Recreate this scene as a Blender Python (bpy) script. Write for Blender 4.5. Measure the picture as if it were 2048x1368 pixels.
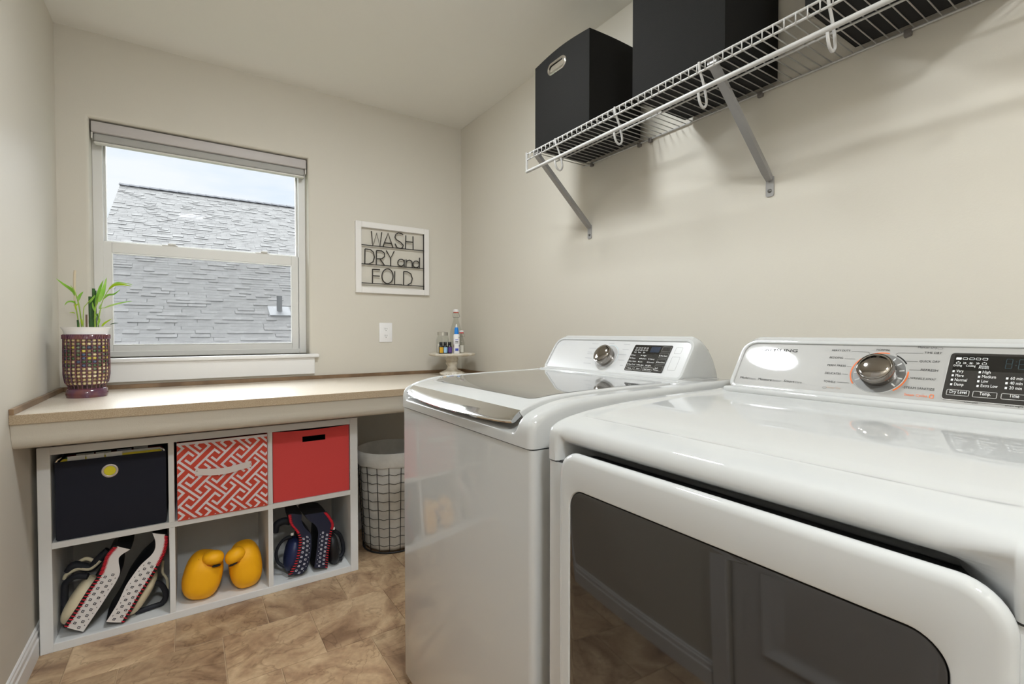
import bpy, bmesh, math, random
from mathutils import Vector, Matrix
random.seed(7)
R = math.radians
for o in list(bpy.data.objects): bpy.data.objects.remove(o)
SC = bpy.context.scene
COL = SC.collection

# ------------------------------------------------------------------ camera
F_PX, W_PX, H_PX = 966.0, 2048, 1368
CAM = Vector((0, 0, 1.13)); YAW = R(33.808); PITCH = R(1.127)
cd = bpy.data.cameras.new('camera'); cam = bpy.data.objects.new('camera', cd); COL.objects.link(cam)
cd.sensor_width = 36; cd.lens = F_PX / W_PX * 36; cd.clip_start = .01; cd.clip_end = 200
cam.location = CAM; cam.rotation_euler = (R(90) - PITCH, 0, -YAW)
SC.camera = cam
FW = Vector((math.sin(YAW)*math.cos(PITCH), math.cos(YAW)*math.cos(PITCH), -math.sin(PITCH)))
RT = Vector((math.cos(YAW), -math.sin(YAW), 0)); UP = RT.cross(FW)
def ray(px, py): return RT*((px-1024)/F_PX) - UP*((py-684)/F_PX) + FW
def at(px, py, ax, v):                       # the point where a pixel's ray meets the plane axis = v
    d = ray(px, py); return CAM + d*((v-CAM[ax])/d[ax])

# ------------------------------------------------------------------ world, light, exposure
SUN_STRENGTH, SUN_ANGLE = 16.0, R(60)
LAMP_STRENGTH, REAR_FILL_STRENGTH = 125.0, 226.0  # the rear strength belongs to an added fill lamp
wd = bpy.data.worlds.new('overcast_sky'); SC.world = wd; wd.use_nodes = True
wn = wd.node_tree; wn.nodes.clear()
wo = wn.nodes.new('ShaderNodeOutputWorld'); wb = wn.nodes.new('ShaderNodeBackground')
tc = wn.nodes.new('ShaderNodeTexCoord'); mp = wn.nodes.new('ShaderNodeMapping'); mp.inputs['Scale'].default_value = (2, 2, 9)
nz = wn.nodes.new('ShaderNodeTexNoise'); nz.inputs['Scale'].default_value = 2.2; nz.inputs['Detail'].default_value = 5
cr = wn.nodes.new('ShaderNodeValToRGB')
cr.color_ramp.elements[0].position = .35; cr.color_ramp.elements[0].color = (.76, .86, .98, 1)
cr.color_ramp.elements[1].position = .62; cr.color_ramp.elements[1].color = (.93, .96, 1, 1)
wn.links.new(tc.outputs['Generated'], mp.inputs['Vector']); wn.links.new(mp.outputs['Vector'], nz.inputs['Vector'])
wn.links.new(nz.outputs['Fac'], cr.inputs['Fac']); wn.links.new(cr.outputs['Color'], wb.inputs['Color'])
wb.inputs['Strength'].default_value = 1.06
wn.links.new(wb.outputs['Background'], wo.inputs['Surface'])
sd = bpy.data.lights.new('daylight', 'SUN'); sun = bpy.data.objects.new('daylight', sd); COL.objects.link(sun)
sd.energy = SUN_STRENGTH; sd.angle = SUN_ANGLE; sd.color = (.93, .97, 1.0)
sun.rotation_euler = Vector((.10, -.80, -.60)).to_track_quat('-Z', 'Y').to_euler()
sun.location = (-1, 9, 6)
vs = SC.view_settings
vs.view_transform = 'Standard'; vs.look = 'None'; vs.exposure = 0.0; vs.gamma = 1.0; vs.use_curve_mapping = False

# ------------------------------------------------------------------ helpers: materials
def lin(c): return tuple(((v/255)/12.92 if v/255 <= .04045 else ((v/255+.055)/1.055)**2.4) for v in c)
MATS = {}
def mat(name, rgb, rough=.5, metal=0., spec=.5, coat=0., bump=None, var=None, emis=None, trans=0., alpha=1., ior=1.45, obrand=0., sheen=0.):
    if name in MATS: return MATS[name]
    m = bpy.data.materials.new(name); m.use_nodes = True; t = m.node_tree; b = t.nodes['Principled BSDF']
    c = lin(rgb)
    b.inputs['Base Color'].default_value = (*c, 1); b.inputs['Roughness'].default_value = rough
    b.inputs['Metallic'].default_value = metal; b.inputs['Specular IOR Level'].default_value = spec
    b.inputs['Coat Weight'].default_value = coat; b.inputs['Coat Roughness'].default_value = .04
    b.inputs['Transmission Weight'].default_value = trans; b.inputs['Alpha'].default_value = alpha; b.inputs['IOR'].default_value = ior
    b.inputs['Sheen Weight'].default_value = sheen
    if emis: b.inputs['Emission Color'].default_value = (*lin(emis[0]), 1); b.inputs['Emission Strength'].default_value = emis[1]
    co = t.nodes.new('ShaderNodeTexCoord')
    if var:                                   # (scale, second colour, detail, stretch)
        n = t.nodes.new('ShaderNodeTexNoise'); n.inputs['Scale'].default_value = var[0]; n.inputs['Detail'].default_value = var[2]
        mpn = t.nodes.new('ShaderNodeMapping'); mpn.inputs['Scale'].default_value = var[3] if len(var) > 3 else (1, 1, 1)
        mx = t.nodes.new('ShaderNodeMix'); mx.data_type = 'RGBA'
        mx.inputs['A'].default_value = (*c, 1); mx.inputs['B'].default_value = (*lin(var[1]), 1)
        rp = t.nodes.new('ShaderNodeValToRGB'); rp.color_ramp.elements[0].position = .38; rp.color_ramp.elements[1].position = .62
        t.links.new(co.outputs['Object'], mpn.inputs['Vector']); t.links.new(mpn.outputs['Vector'], n.inputs['Vector'])
        t.links.new(n.outputs['Fac'], rp.inputs['Fac']); t.links.new(rp.outputs['Color'], mx.inputs['Factor'])
        last = mx.outputs['Result']
        if obrand:
            oi = t.nodes.new('ShaderNodeObjectInfo'); hs = t.nodes.new('ShaderNodeHueSaturation')
            mr = t.nodes.new('ShaderNodeMapRange'); mr.inputs['To Min'].default_value = 1-obrand; mr.inputs['To Max'].default_value = 1+obrand
            t.links.new(oi.outputs['Random'], mr.inputs['Value']); t.links.new(mr.outputs['Result'], hs.inputs['Value'])
            t.links.new(last, hs.inputs['Color']); last = hs.outputs['Color']
        t.links.new(last, b.inputs['Base Color'])
    if bump:                                  # (scale, strength, detail)
        n = t.nodes.new('ShaderNodeTexNoise'); n.inputs['Scale'].default_value = bump[0]; n.inputs['Detail'].default_value = bump[2] if len(bump) > 2 else 3
        bp = t.nodes.new('ShaderNodeBump'); bp.inputs['Strength'].default_value = bump[1]; bp.inputs['Distance'].default_value = .002
        t.links.new(co.outputs['Object'], n.inputs['Vector']); t.links.new(n.outputs['Fac'], bp.inputs['Height']); t.links.new(bp.outputs['Normal'], b.inputs['Normal'])
    MATS[name] = m; return m

# ------------------------------------------------------------------ helpers: objects
OFF = {}
def tag(o, label=None, cat=None, group=None, kind=None):
    if label: o['label'] = label
    if cat: o['category'] = cat
    if group: o['group'] = group
    if kind: o['kind'] = kind
    return o
def thing(name, loc, label, cat, group=None):
    o = bpy.data.objects.new(name, None); o.empty_display_size = .05; COL.objects.link(o); o.location = loc
    OFF[o] = Vector(loc); return tag(o, label, cat, group)
def obj(name, bm, m, parent=None, smooth=None, kind=None, label=None, recalc=True, weld=False):
    if weld: bmesh.ops.remove_doubles(bm, verts=bm.verts, dist=1e-5)
    if recalc: bmesh.ops.recalc_face_normals(bm, faces=bm.faces)
    off = OFF[parent] if parent else Vector((0, 0, 0))
    if parent: bm.transform(Matrix.Translation(-off))
    me = bpy.data.meshes.new(name); bm.to_mesh(me); bm.free()
    if m: me.materials.append(m if not isinstance(m, str) else MATS[m])
    if smooth:
        me.shade_smooth(); me.set_sharp_from_angle(angle=R(smooth))
    o = bpy.data.objects.new(name, me); COL.objects.link(o)
    if parent: o.parent = parent
    OFF[o] = off
    if kind: o['kind'] = kind
    if label: o['label'] = label
    return o
def one(name, bm, m, loc, label, cat, group=None, smooth=None):     # a thing that is one mesh, origin at its base
    bm.transform(Matrix.Translation(-Vector(loc)))
    o = obj(name, bm, m, None, smooth); o.location = loc; OFF[o] = Vector(loc); return tag(o, label, cat, group)
def copy_thing(root, loc, label=None, rotz=None):
    r = root.copy(); COL.objects.link(r); r.location = loc
    if rotz is not None: r.rotation_euler = (0, 0, rotz)
    if label: r['label'] = label
    for ch in root.children:
        c = ch.copy(); COL.objects.link(c); c.parent = r
        for g in ch.children:
            d = g.copy(); COL.objects.link(d); d.parent = c
    return r
BM = bmesh.new
def box(bm, x0, x1, y0, y1, z0, z1, bev=0., seg=2):
    mtx = Matrix.Translation(((x0+x1)/2, (y0+y1)/2, (z0+z1)/2)) @ Matrix.Diagonal((abs(x1-x0), abs(y1-y0), abs(z1-z0), 1))
    r = bmesh.ops.create_cube(bm, size=1, matrix=mtx)
    if bev:
        es = list({e for v in r['verts'] for e in v.link_edges})
        bmesh.ops.bevel(bm, geom=es, offset=bev, segments=seg, affect='EDGES', profile=.5)
    return bm
def bxo(name, m, parent, *a, **k):
    sm = k.pop('smooth', 35 if (len(a) > 6 or k.get('bev')) else None)
    lab = k.pop('label', None)
    return obj(name, box(BM(), *a, **k), m, parent, sm, label=lab)
def loft(bm, rings, closed=True, cap0=False, cap1=False):
    vs_ = [[bm.verts.new(p) for p in r] for r in rings]
    n = len(rings[0])
    for a, b in zip(vs_, vs_[1:]):
        for i in range(n if closed else n-1):
            j = (i+1) % n
            try: bm.faces.new((a[i], a[j], b[j], b[i]))
            except ValueError: pass
    if cap0: bm.faces.new(vs_[0][::-1])
    if cap1: bm.faces.new(vs_[-1])
    return vs_
def tube(bm, pts, r, n=8, closed=False, cap=True, flat=None):
    pts = [Vector(p) for p in pts]; m = len(pts); rings = []; prev = None
    for i, p in enumerate(pts):
        if closed: t = pts[(i+1) % m]-pts[i-1]
        else: t = pts[min(i+1, m-1)]-pts[max(i-1, 0)]
        t.normalize()
        if prev is None:
            a = Vector((0, 0, 1)) if abs(t.z) < .9 else Vector((1, 0, 0))
            u = t.cross(a).normalized()
        else: u = (prev - t*prev.dot(t)).normalized()
        prev = u; v = t.cross(u)
        rr = r[i] if isinstance(r, (list, tuple)) else r
        k = flat if flat else 1
        rings.append([p+u*(rr*math.cos(2*math.pi*q/n))+v*(rr*k*math.sin(2*math.pi*q/n)) for q in range(n)])
    if closed: rings.append(rings[0])
    if closed:
        vv = [[bm.verts.new(p) for p in g] for g in rings[:-1]]
        for a in range(m):
            A, B = vv[a], vv[(a+1) % m]
            for i in range(n): bm.faces.new((A[i], A[(i+1) % n], B[(i+1) % n], B[i]))
    else: loft(bm, rings, True, cap, cap)
    return bm
def lathe(bm, prof, c=(0, 0, 0), n=32, cap0=True, cap1=True):
    rings = [[(c[0]+r*math.cos(2*math.pi*i/n), c[1]+r*math.sin(2*math.pi*i/n), c[2]+z) for i in range(n)] for r, z in prof]
    loft(bm, rings, True, cap0, cap1); return bm
def rrect(w0, w1, h0, h1, rads, n=6):         # rounded rectangle, rads = bl, br, tr, tl
    if not isinstance(rads, (list, tuple)): rads = [rads]*4
    out = []
    for (cx, cy, sx, sy, a0), r in zip(((w0, h0, 1, 1, 180), (w1, h0, -1, 1, 270), (w1, h1, -1, -1, 0), (w0, h1, 1, -1, 90)), rads):
        for k in range(n+1):
            a = R(a0+90*k/n); out.append((cx+sx*r+r*math.cos(a), cy+sy*r+r*math.sin(a)))
    return out
def poly(bm, pts): return bm.faces.new([bm.verts.new(p) for p in pts])
def spline(pts, n=8):
    pts = [Vector(p) for p in pts]; out = []
    for i in range(len(pts)-1):
        p0, p1, p2, p3 = pts[max(i-1, 0)], pts[i], pts[i+1], pts[min(i+2, len(pts)-1)]
        for k in range(n):
            t = k/n
            out.append(.5*((2*p1)+(p2-p0)*t+(2*p0-5*p1+4*p2-p3)*t*t+(3*p1-p0-3*p2+p3)*t**3))
    out.append(pts[-1]); return out
def blob(bm, c, s, rot=(0, 0, 0), p=2.0, nu=24, nv=14):          # super-ellipsoid
    from mathutils import Euler
    E_ = Euler(rot).to_matrix(); c = Vector(c); rings = []
    def f(a, e): return math.copysign(abs(a)**e, a)
    for j in range(1, nv):
        ph = -math.pi/2+math.pi*j/nv
        rings.append([c+E_ @ Vector((s[0]*f(math.cos(ph), 2/p)*f(math.cos(2*math.pi*i/nu), 2/p), s[1]*f(math.cos(ph), 2/p)*f(math.sin(2*math.pi*i/nu), 2/p), s[2]*f(math.sin(ph), 2/p))) for i in range(nu)])
    loft(bm, rings, True, True, True); return bm
TXT = {}
def text_polys(s):
    if s not in TXT:
        cu = bpy.data.curves.new('t', 'FONT'); cu.body = s; cu.resolution_u = 3
        o = bpy.data.objects.new('t', cu); COL.objects.link(o)
        dg = bpy.context.evaluated_depsgraph_get(); me = bpy.data.meshes.new_from_object(o.evaluated_get(dg))
        vv = [v.co.copy() for v in me.vertices]; ff = [list(p.vertices) for p in me.polygons]
        bpy.data.objects.remove(o); bpy.data.curves.remove(cu); bpy.data.meshes.remove(me)
        x0 = min(v.x for v in vv); x1 = max(v.x for v in vv)
        TXT[s] = ([Vector(((v.x-x0)/(x1-x0), v.y, 0)) for v in vv], ff)
    return TXT[s]
def put_text(bm, s, P, u0, v0, w, cap, slant=0.):                # P(u, v) -> world ; cap height in metres
    vv, ff = text_polys(s); k = cap/.70
    bv = [bm.verts.new(P(u0+v.x*w+v.y*k*slant, v0+v.y*k)) for v in vv]
    for f in ff:
        try: bm.faces.new([bv[i] for i in f])
        except ValueError: pass
def ss(t): t = max(0, min(1, t)); return t*t*(3-2*t)

# ------------------------------------------------------------------ materials
WALL = mat('wall_paint', (205, 199, 187), .62, bump=(260, .10, 4), spec=.3)
CEIL = mat('ceiling_paint', (230, 227, 220), .75, bump=(220, .10, 4), spec=.2)
TRIMW = mat('white_trim', (226, 224, 222), .35)
VINYL = mat('white_vinyl', (214, 212, 208), .32)
ENAMEL = mat('white_enamel', (184, 184, 182), .45, spec=.0, coat=1.)
CHROME = mat('chrome', (225, 225, 225), .06, metal=1)
BLACKP = mat('black_plastic', (18, 18, 19), .35)
WIREW = mat('white_coated_wire', (186, 184, 181), .35)

# ------------------------------------------------------------------ the room
XL, XR, YB, YR, ZC = -.458, 1.468, 2.78, -1.05, 2.433
OX0, OX1, OZ0, OZ1 = -.352, .543, 1.015, 2.066        # window opening
def struct(name, bm, m, smooth=None): o = obj(name, bm, m, None, smooth); o['kind'] = 'structure'; return o
TH = .14
GROUT = mat('pale_grout', (196, 170, 138), .7)
floor = struct('floor', box(BM(), XL-TH, XR+TH, YR-TH, YB+TH, -.12, -.0035), GROUT)
TILE = None
def tile_material():
    m = bpy.data.materials.new('stone_look_vinyl'); m.use_nodes = True; t = m.node_tree; b = t.nodes['Principled BSDF']
    L = t.links.new
    co = t.nodes.new('ShaderNodeTexCoord'); oi = t.nodes.new('ShaderNodeObjectInfo')
    rot = t.nodes.new('ShaderNodeVectorRotate'); rot.rotation_type = 'Z_AXIS'
    ra = t.nodes.new('ShaderNodeMath'); ra.operation = 'MULTIPLY'; ra.inputs[1].default_value = 6.283
    L(oi.outputs['Random'], ra.inputs[0]); L(ra.outputs[0], rot.inputs['Angle']); L(co.outputs['Object'], rot.inputs['Vector'])
    ad = t.nodes.new('ShaderNodeVectorMath'); ad.operation = 'ADD'
    sc = t.nodes.new('ShaderNodeMath'); sc.operation = 'MULTIPLY'; sc.inputs[1].default_value = 37.
    L(oi.outputs['Random'], sc.inputs[0]); cx = t.nodes.new('ShaderNodeCombineXYZ'); L(sc.outputs[0], cx.inputs[2])
    L(rot.outputs[0], ad.inputs[0]); L(cx.outputs[0], ad.inputs[1])
    mp1 = t.nodes.new('ShaderNodeMapping'); mp1.inputs['Scale'].default_value = (1, 1.8, 1); L(ad.outputs[0], mp1.inputs['Vector'])
    n1 = t.nodes.new('ShaderNodeTexNoise'); n1.inputs['Scale'].default_value = 4.2; n1.inputs['Detail'].default_value = 8; n1.inputs['Distortion'].default_value = 1.1; n1.inputs['Roughness'].default_value = .6
    L(mp1.outputs[0], n1.inputs['Vector'])
    rp = t.nodes.new('ShaderNodeValToRGB'); e = rp.color_ramp.elements
    e[0].position = .28; e[0].color = (*lin((128, 100, 76)), 1); e[1].position = .72; e[1].color = (*lin((206, 180, 146)), 1)
    x = e.new(.43); x.color = (*lin((162, 132, 103)), 1); x = e.new(.56); x.color = (*lin((184, 156, 123)), 1)
    L(n1.outputs['Fac'], rp.inputs['Fac'])
    # thin dark veins
    n2 = t.nodes.new('ShaderNodeTexNoise'); n2.inputs['Scale'].default_value = 3.4; n2.inputs['Detail'].default_value = 5; n2.inputs['Distortion'].default_value = 2.2
    L(ad.outputs[0], n2.inputs['Vector'])
    ab = t.nodes.new('ShaderNodeMath'); ab.operation = 'SUBTRACT'; ab.inputs[1].default_value = .5; L(n2.outputs['Fac'], ab.inputs[0])
    a2 = t.nodes.new('ShaderNodeMath'); a2.operation = 'ABSOLUTE'; L(ab.outputs[0], a2.inputs[0])
    vr = t.nodes.new('ShaderNodeValToRGB'); vr.color_ramp.elements[0].position = 0; vr.color_ramp.elements[0].color = (.62, .58, .55, 1); vr.color_ramp.elements[1].position = .016; vr.color_ramp.elements[1].color = (1, 1, 1, 1)
    L(a2.outputs[0], vr.inputs['Fac'])
    mu = t.nodes.new('ShaderNodeMix'); mu.data_type = 'RGBA'; mu.blend_type = 'MULTIPLY'; mu.inputs['Factor'].default_value = .8
    L(rp.outputs['Color'], mu.inputs['A']); L(vr.outputs['Color'], mu.inputs['B'])
    n3 = t.nodes.new('ShaderNodeTexNoise'); n3.inputs['Scale'].default_value = 60; n3.inputs['Detail'].default_value = 4; L(ad.outputs[0], n3.inputs['Vector'])
    hs = t.nodes.new('ShaderNodeHueSaturation'); mr = t.nodes.new('ShaderNodeMapRange'); mr.inputs['To Min'].default_value = .86; mr.inputs['To Max'].default_value = 1.14
    ml = t.nodes.new('ShaderNodeMath'); ml.operation = 'FRACT'; m7 = t.nodes.new('ShaderNodeMath'); m7.operation = 'MULTIPLY'; m7.inputs[1].default_value = 7.3
    L(oi.outputs['Random'], m7.inputs[0]); L(m7.outputs[0], ml.inputs[0]); L(ml.outputs[0], mr.inputs['Value']); L(mr.outputs[0], hs.inputs['Value'])
    L(mu.outputs['Result'], hs.inputs['Color']); 
    ov = t.nodes.new('ShaderNodeMix'); ov.data_type = 'RGBA'; ov.blend_type = 'OVERLAY'; ov.inputs['Factor'].default_value = .25
    L(hs.outputs['Color'], ov.inputs['A']); L(n3.outputs['Fac'], ov.inputs['B']); L(ov.outputs['Result'], b.inputs['Base Color'])
    bp = t.nodes.new('ShaderNodeBump'); bp.inputs['Strength'].default_value = .25; bp.inputs['Distance'].default_value = .002
    L(n1.outputs['Fac'], bp.inputs['Height']); L(bp.outputs['Normal'], b.inputs['Normal'])
    b.inputs['Roughness'].default_value = .5
    return m
TILEM = tile_material()
TW, TD, GAP = .302, .305, .0016
tbm = BM(); box(tbm, -TW/2+GAP, TW/2-GAP, -TD/2+GAP, TD/2-GAP, -.004, 0, .0007, 1)
tile_mesh = bpy.data.meshes.new('tile'); tbm.to_mesh(tile_mesh); tbm.free(); tile_mesh.materials.append(TILEM)
clipped = {}
def add_tile(cx, cy):
    x0, x1 = max(cx-TW/2, XL), min(cx+TW/2, XR); y0, y1 = max(cy-TD/2, YR), min(cy+TD/2, YB)
    if x1-x0 < .01 or y1-y0 < .01: return
    full = x1-x0 > TW-1e-4 and y1-y0 > TD-1e-4
    if full: me = tile_mesh
    else:
        k = (round(x0-cx, 4), round(x1-cx, 4), round(y0-cy, 4), round(y1-cy, 4))
        if k not in clipped:
            b2 = BM(); box(b2, k[0]+GAP, k[1]-GAP, k[2]+GAP, k[3]-GAP, -.004, 0, .0007, 1)
            clipped[k] = bpy.data.meshes.new('tile'); b2.to_mesh(clipped[k]); b2.free(); clipped[k].materials.append(TILEM)
        me = clipped[k]
    o = bpy.data.objects.new('tile', me); COL.objects.link(o); o.parent = floor; o.location = (cx, cy, 0)
for r_ in range(-12, 5):
    cy = 1.765+TD/2+r_*TD
    if cy+TD/2 < YR or cy-TD/2 > YB: continue
    x_off = -.209 if r_ % 2 == 0 else -.356
    for c_ in range(-3, 9): add_tile(x_off+TW/2+c_*TW, cy)

struct('ceiling', box(BM(), XL-TH, XR+TH, YR-TH, YB+TH, ZC, ZC+.1), CEIL)
struct('wall_right', box(BM(), XR, XR+TH, YR-TH, YB+TH, -.12, ZC), WALL)
struct('wall_rear', box(BM(), XL, XR, YR-TH, YR, -.12, ZC), WALL)
# left wall has a doorway
DY0, DY1, DZ = .12, .90, 2.04
bm = BM(); box(bm, XL-TH, XL, DY1, YB+TH, -.12, ZC); box(bm, XL-TH, XL, YR-TH, DY0, -.12, ZC); box(bm, XL-TH, XL, DY0, DY1, DZ, ZC)
struct('wall_left', bm, WALL)
# back wall with a window opening whose plaster edges are rounded
bm = BM(); RB = .014
def ring_at(d, y):    # opening outline grown by d
    return [(OX0-d, y, OZ0-d*.0), (OX1+d, y, OZ0-d*.0), (OX1+d, y, OZ1+d), (OX0-d, y, OZ1+d)]
outer = [(XL, YB, -.12), (XR, YB, -.12), (XR, YB, ZC), (XL, YB, ZC)]
rings = [outer, ring_at(RB, YB)]
for k in range(1, 7):
    a = math.pi/2*k/6; rings.append(ring_at(RB*(1-math.sin(a)), YB+RB*(1-math.cos(a))))
rings.append(ring_at(0, YB+TH)); rings.append([(p[0], YB+TH, p[2]) for p in outer])
loft(bm, rings, True)
wall_back = struct('wall_back', bm, WALL, 40)
# baseboard with a stepped profile, left wall
def baseboard(name, pts):                     # pts: list of (x, y) along the wall with outward normal n
    (x0, y0), (x1, y1), (nx, ny) = pts
    prof = [(0, 0), (.013, 0), (.013, .060), (.0095, .066), (.0095, .082), (.006, .088), (.006, .094), (.003, .097), (0, .097)]
    rings = [[(x+nx*d, y+ny*d, z) for d, z in prof] for x, y in ((x0, y0), (x1, y1))]
    bm = BM(); loft(bm, rings, True, True, True); o = obj(name, bm, TRIMW, None, 30); o['kind'] = 'structure'; return o
baseboard('baseboard_left', ((XL, DY1+.075), (XL, YB-.001), (1, 0)))
baseboard('baseboard_right', ((XR, YR+.02), (XR, YB-.02), (-1, 0)))
baseboard('baseboard_back', ((XL+.02, YB), (XR-.02, YB), (0, -1)))
# panel door in the left wall (seen mirrored in the dryer glass)
door = obj('door_1', box(BM(), XL-.055, XL-.020, DY0+.004, DY1-.004, .008, DZ-.004, .002, 1), TRIMW, None, 30); door['kind'] = 'structure'
for z0, z1 in ((.22, .95), (1.12, 1.88)):
    for y0, y1 in ((DY0+.12, DY1-.12),):
        bm = BM(); A = rrect(y0, y1, z0, z1, .002, 2)
        def rr_(d, x): return [(x, p[0], p[1]) for p in rrect(y0+d, y1-d, z0+d, z1-d, .002, 2)]
        loft(bm, [rr_(0, XL-.0205), rr_(.008, XL-.010), rr_(.018, XL-.010), rr_(.030, XL-.0185), rr_(.06, XL-.0185), rr_(.085, XL-.012)], True, False, True)
        obj('raised_panel', bm, TRIMW, door, 30)
bm = BM(); lathe(bm, [(.001, 0), (.026, 0), (.026, .006), (.010, .010), (.010, .035), (.024, .042), (.028, .055), (.020, .066), (.001, .069)], (0, 0, 0), 24)
bm.transform(Matrix.Translation((XL-.02, DY0+.065, .96)) @ Matrix.Rotation(R(90), 4, 'Y')); obj('door_knob', bm, mat('satin_nickel', (170, 165, 158), .25, metal=1), door, 40)
bm = BM()
for a in ((XL, XL+.016, DY1, DY1+.07, 0, DZ+.07), (XL, XL+.016, DY0-.07, DY0, 0, DZ+.07), (XL, XL+.016, DY0, DY1, DZ, DZ+.07)): box(bm, *a, .003, 1)
tr = obj('trim_1', bm, TRIMW, None, 30); tr['kind'] = 'structure'

# ------------------------------------------------------------------ window
YF = 2.855
win = bpy.data.objects.new('window_1', None); COL.objects.link(win); win.location = (.095, YF, OZ0); OFF[win] = win.location.copy(); win['kind'] = 'structure'
FX0, FX1, FZ0, FZ1 = OX0, OX1, OZ0+.002, OZ1
def frame4(name, m, parent, x0, x1, z0, z1, w, y0, y1, wb=None, wt=None, bev=.002):
    wb = wb or w; wt = wt or w; bm = BM()
    box(bm, x0, x0+w, y0, y1, z0, z1, bev, 1); box(bm, x1-w, x1, y0, y1, z0, z1, bev, 1)
    box(bm, x0+w, x1-w, y0, y1, z0, z0+wb, bev, 1); box(bm, x0+w, x1-w, y0, y1, z1-wt, z1, bev, 1)
    return obj(name, bm, m, parent, 30)
frame4('window_frame', VINYL, win, FX0, FX1, FZ0, FZ1, .036, YF+.005, YF+.085, wb=.026)
up = frame4('upper_sash', VINYL, win, FX0+.032, FX1-.032, 1.535, FZ1-.030, .010, YF+.040, YF+.065, wb=.016, wt=.03)
lo = frame4('lower_sash', VINYL, win, -.322, .505, FZ0+.022, 1.546, .034, YF+.010, YF+.038, wb=.032, wt=.050)
GLASS = bpy.data.materials.new('window_glass'); GLASS.use_nodes = True
gt = GLASS.node_tree; gt.nodes.clear(); go = gt.nodes.new('ShaderNodeOutputMaterial'); g1 = gt.nodes.new('ShaderNodeBsdfTransparent'); g2 = gt.nodes.new('ShaderNodeBsdfGlossy'); gm = gt.nodes.new('ShaderNodeMixShader')
g2.inputs['Roughness'].default_value = .01; gm.inputs[0].default_value = .001; g1.inputs['Color'].default_value = (.97, .98, .98, 1)
gt.links.new(g1.outputs[0], gm.inputs[1]); gt.links.new(g2.outputs[0], gm.inputs[2]); gt.links.new(gm.outputs[0], go.inputs['Surface'])
bxo('pane', GLASS, up, FX0+.040, FX1-.040, YF+.050, YF+.053, 1.548, FZ1-.055)
bxo('pane', GLASS, lo, -.29, .474, YF+.022, YF+.025, FZ0+.05, 1.500)
for gx0, gx1, gz0, gz1, gy, par in ((-.289, .472, 1.071, 1.496, YF+.016, lo), (FX0+.0415, FX1-.0415, 1.550, FZ1-.058, YF+.046, up)):
    frame4('glazing_bead', mat('bright_bead', (240, 240, 238), .3), par, gx0, gx1, gz0, gz1, .0045, gy-.008, gy+.006, bev=.001)
for lx in (-.07, .33):
    bm = BM(); box(bm, lx-.032, lx+.032, YF+.012, YF+.036, 1.546, 1.553, .002, 1); box(bm, lx-.008, lx+.024, YF+.004, YF+.020, 1.552, 1.560, .002, 1)
    obj('sash_lock', bm, VINYL, lo, 30)
SCREEN = bpy.data.materials.new('insect_screen'); SCREEN.use_nodes = True
st = SCREEN.node_tree; st.nodes.clear(); so = st.nodes.new('ShaderNodeOutputMaterial'); s1 = st.nodes.new('ShaderNodeBsdfTransparent'); s2 = st.nodes.new('ShaderNodeBsdfDiffuse'); sm = st.nodes.new('ShaderNodeMixShader')
s2.inputs['Color'].default_value = (.30, .30, .31, 1); sm.inputs[0].default_value = .24
st.links.new(s1.outputs[0], sm.inputs[1]); st.links.new(s2.outputs[0], sm.inputs[2]); st.links.new(sm.outputs[0], so.inputs['Surface'])
bxo('insect_screen', SCREEN, win, FX0+.036, FX1-.036, YF+.078, YF+.079, FZ0+.026, 1.535)
bm = BM(); SX0, SX1 = -.40, .588
box(bm, SX0, SX1, YB-.030, YF+.005, OZ0-.020, OZ0, .006, 3)
st_ = obj('window_sill', bm, TRIMW, win, 30)
bxo('sill_apron', TRIMW, win, -.38, .567, YB-.015, YB, .907, OZ0-.020, .002, 1)
# roller shade rolled up under the header
sh = thing('roller_shade', (.095, 2.81, 1.965), 'grey roller shade rolled up at the top of the window', 'window shade')
SHG = mat('shade_grey', (188, 182, 180), .5)
bxo('cassette', SHG, sh, -.347, .538, 2.796, 2.850, 2.012, 2.060, .006, 2)
bxo('shade_roll', mat('shade_cloth', (168, 166, 162), .8, bump=(300, .2)), sh, -.340, .531, 2.806, 2.846, 1.974, 2.012, .010, 3)
bxo('bottom_rail', mat('rail_pale', (214, 210, 204), .4), sh, -.338, .529, 2.804, 2.836, 1.966, 1.974, .003, 1)
for ex in (-.347, .532):
    bxo('end_cap', mat('rail_pale', (214, 210, 204), .4), sh, ex, ex+.006, 2.803, 2.835, 1.985, 2.012, .002, 1)

# ------------------------------------------------------------------ neighbour's roof outside
RY, RZ, RS, RX0, RX1 = 18.15, 5.453, .54, -1.61, 9.0
EY = 8.2
def rz(y): return RZ-RS*(RY-y)
nh = thing('neighboring_house', (3, 13, -3), 'grey shingled roof of the house next door seen through the window', 'house')
bm = BM()
for x0, x1 in ((RX0+.02, RX1),):
    pr = [(EY, rz(EY)-.02), (RY, RZ-.02), (2*RY-EY, rz(EY)-.02), (2*RY-EY, rz(EY)-.2), (RY, RZ-.2), (EY, rz(EY)-.2)]
    loft(bm, [[(x0, y, z) for y, z in pr], [(x1, y, z) for y, z in pr]], True, True, True)
obj('roof_deck', bm, mat('roof_underlay', (96, 96, 98), .9), nh)
bm = BM(); pr = [(EY+.4, -3), (EY+.4, rz(EY+.4)-.15), (RY, RZ-.16), (2*RY-EY-.4, rz(EY+.4)-.15), (2*RY-EY-.4, -3)]
loft(bm, [[(RX0+.3, y, z) for y, z in pr], [(RX1-.3, y, z) for y, z in pr]], True, True, True)
obj('house_wall', bm, mat('grey_siding', (150, 152, 155), .7), nh)
EXPO, TABW = .135, .26
sl = math.sqrt(1+RS*RS); ey, ez = 1/sl, RS/sl
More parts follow.
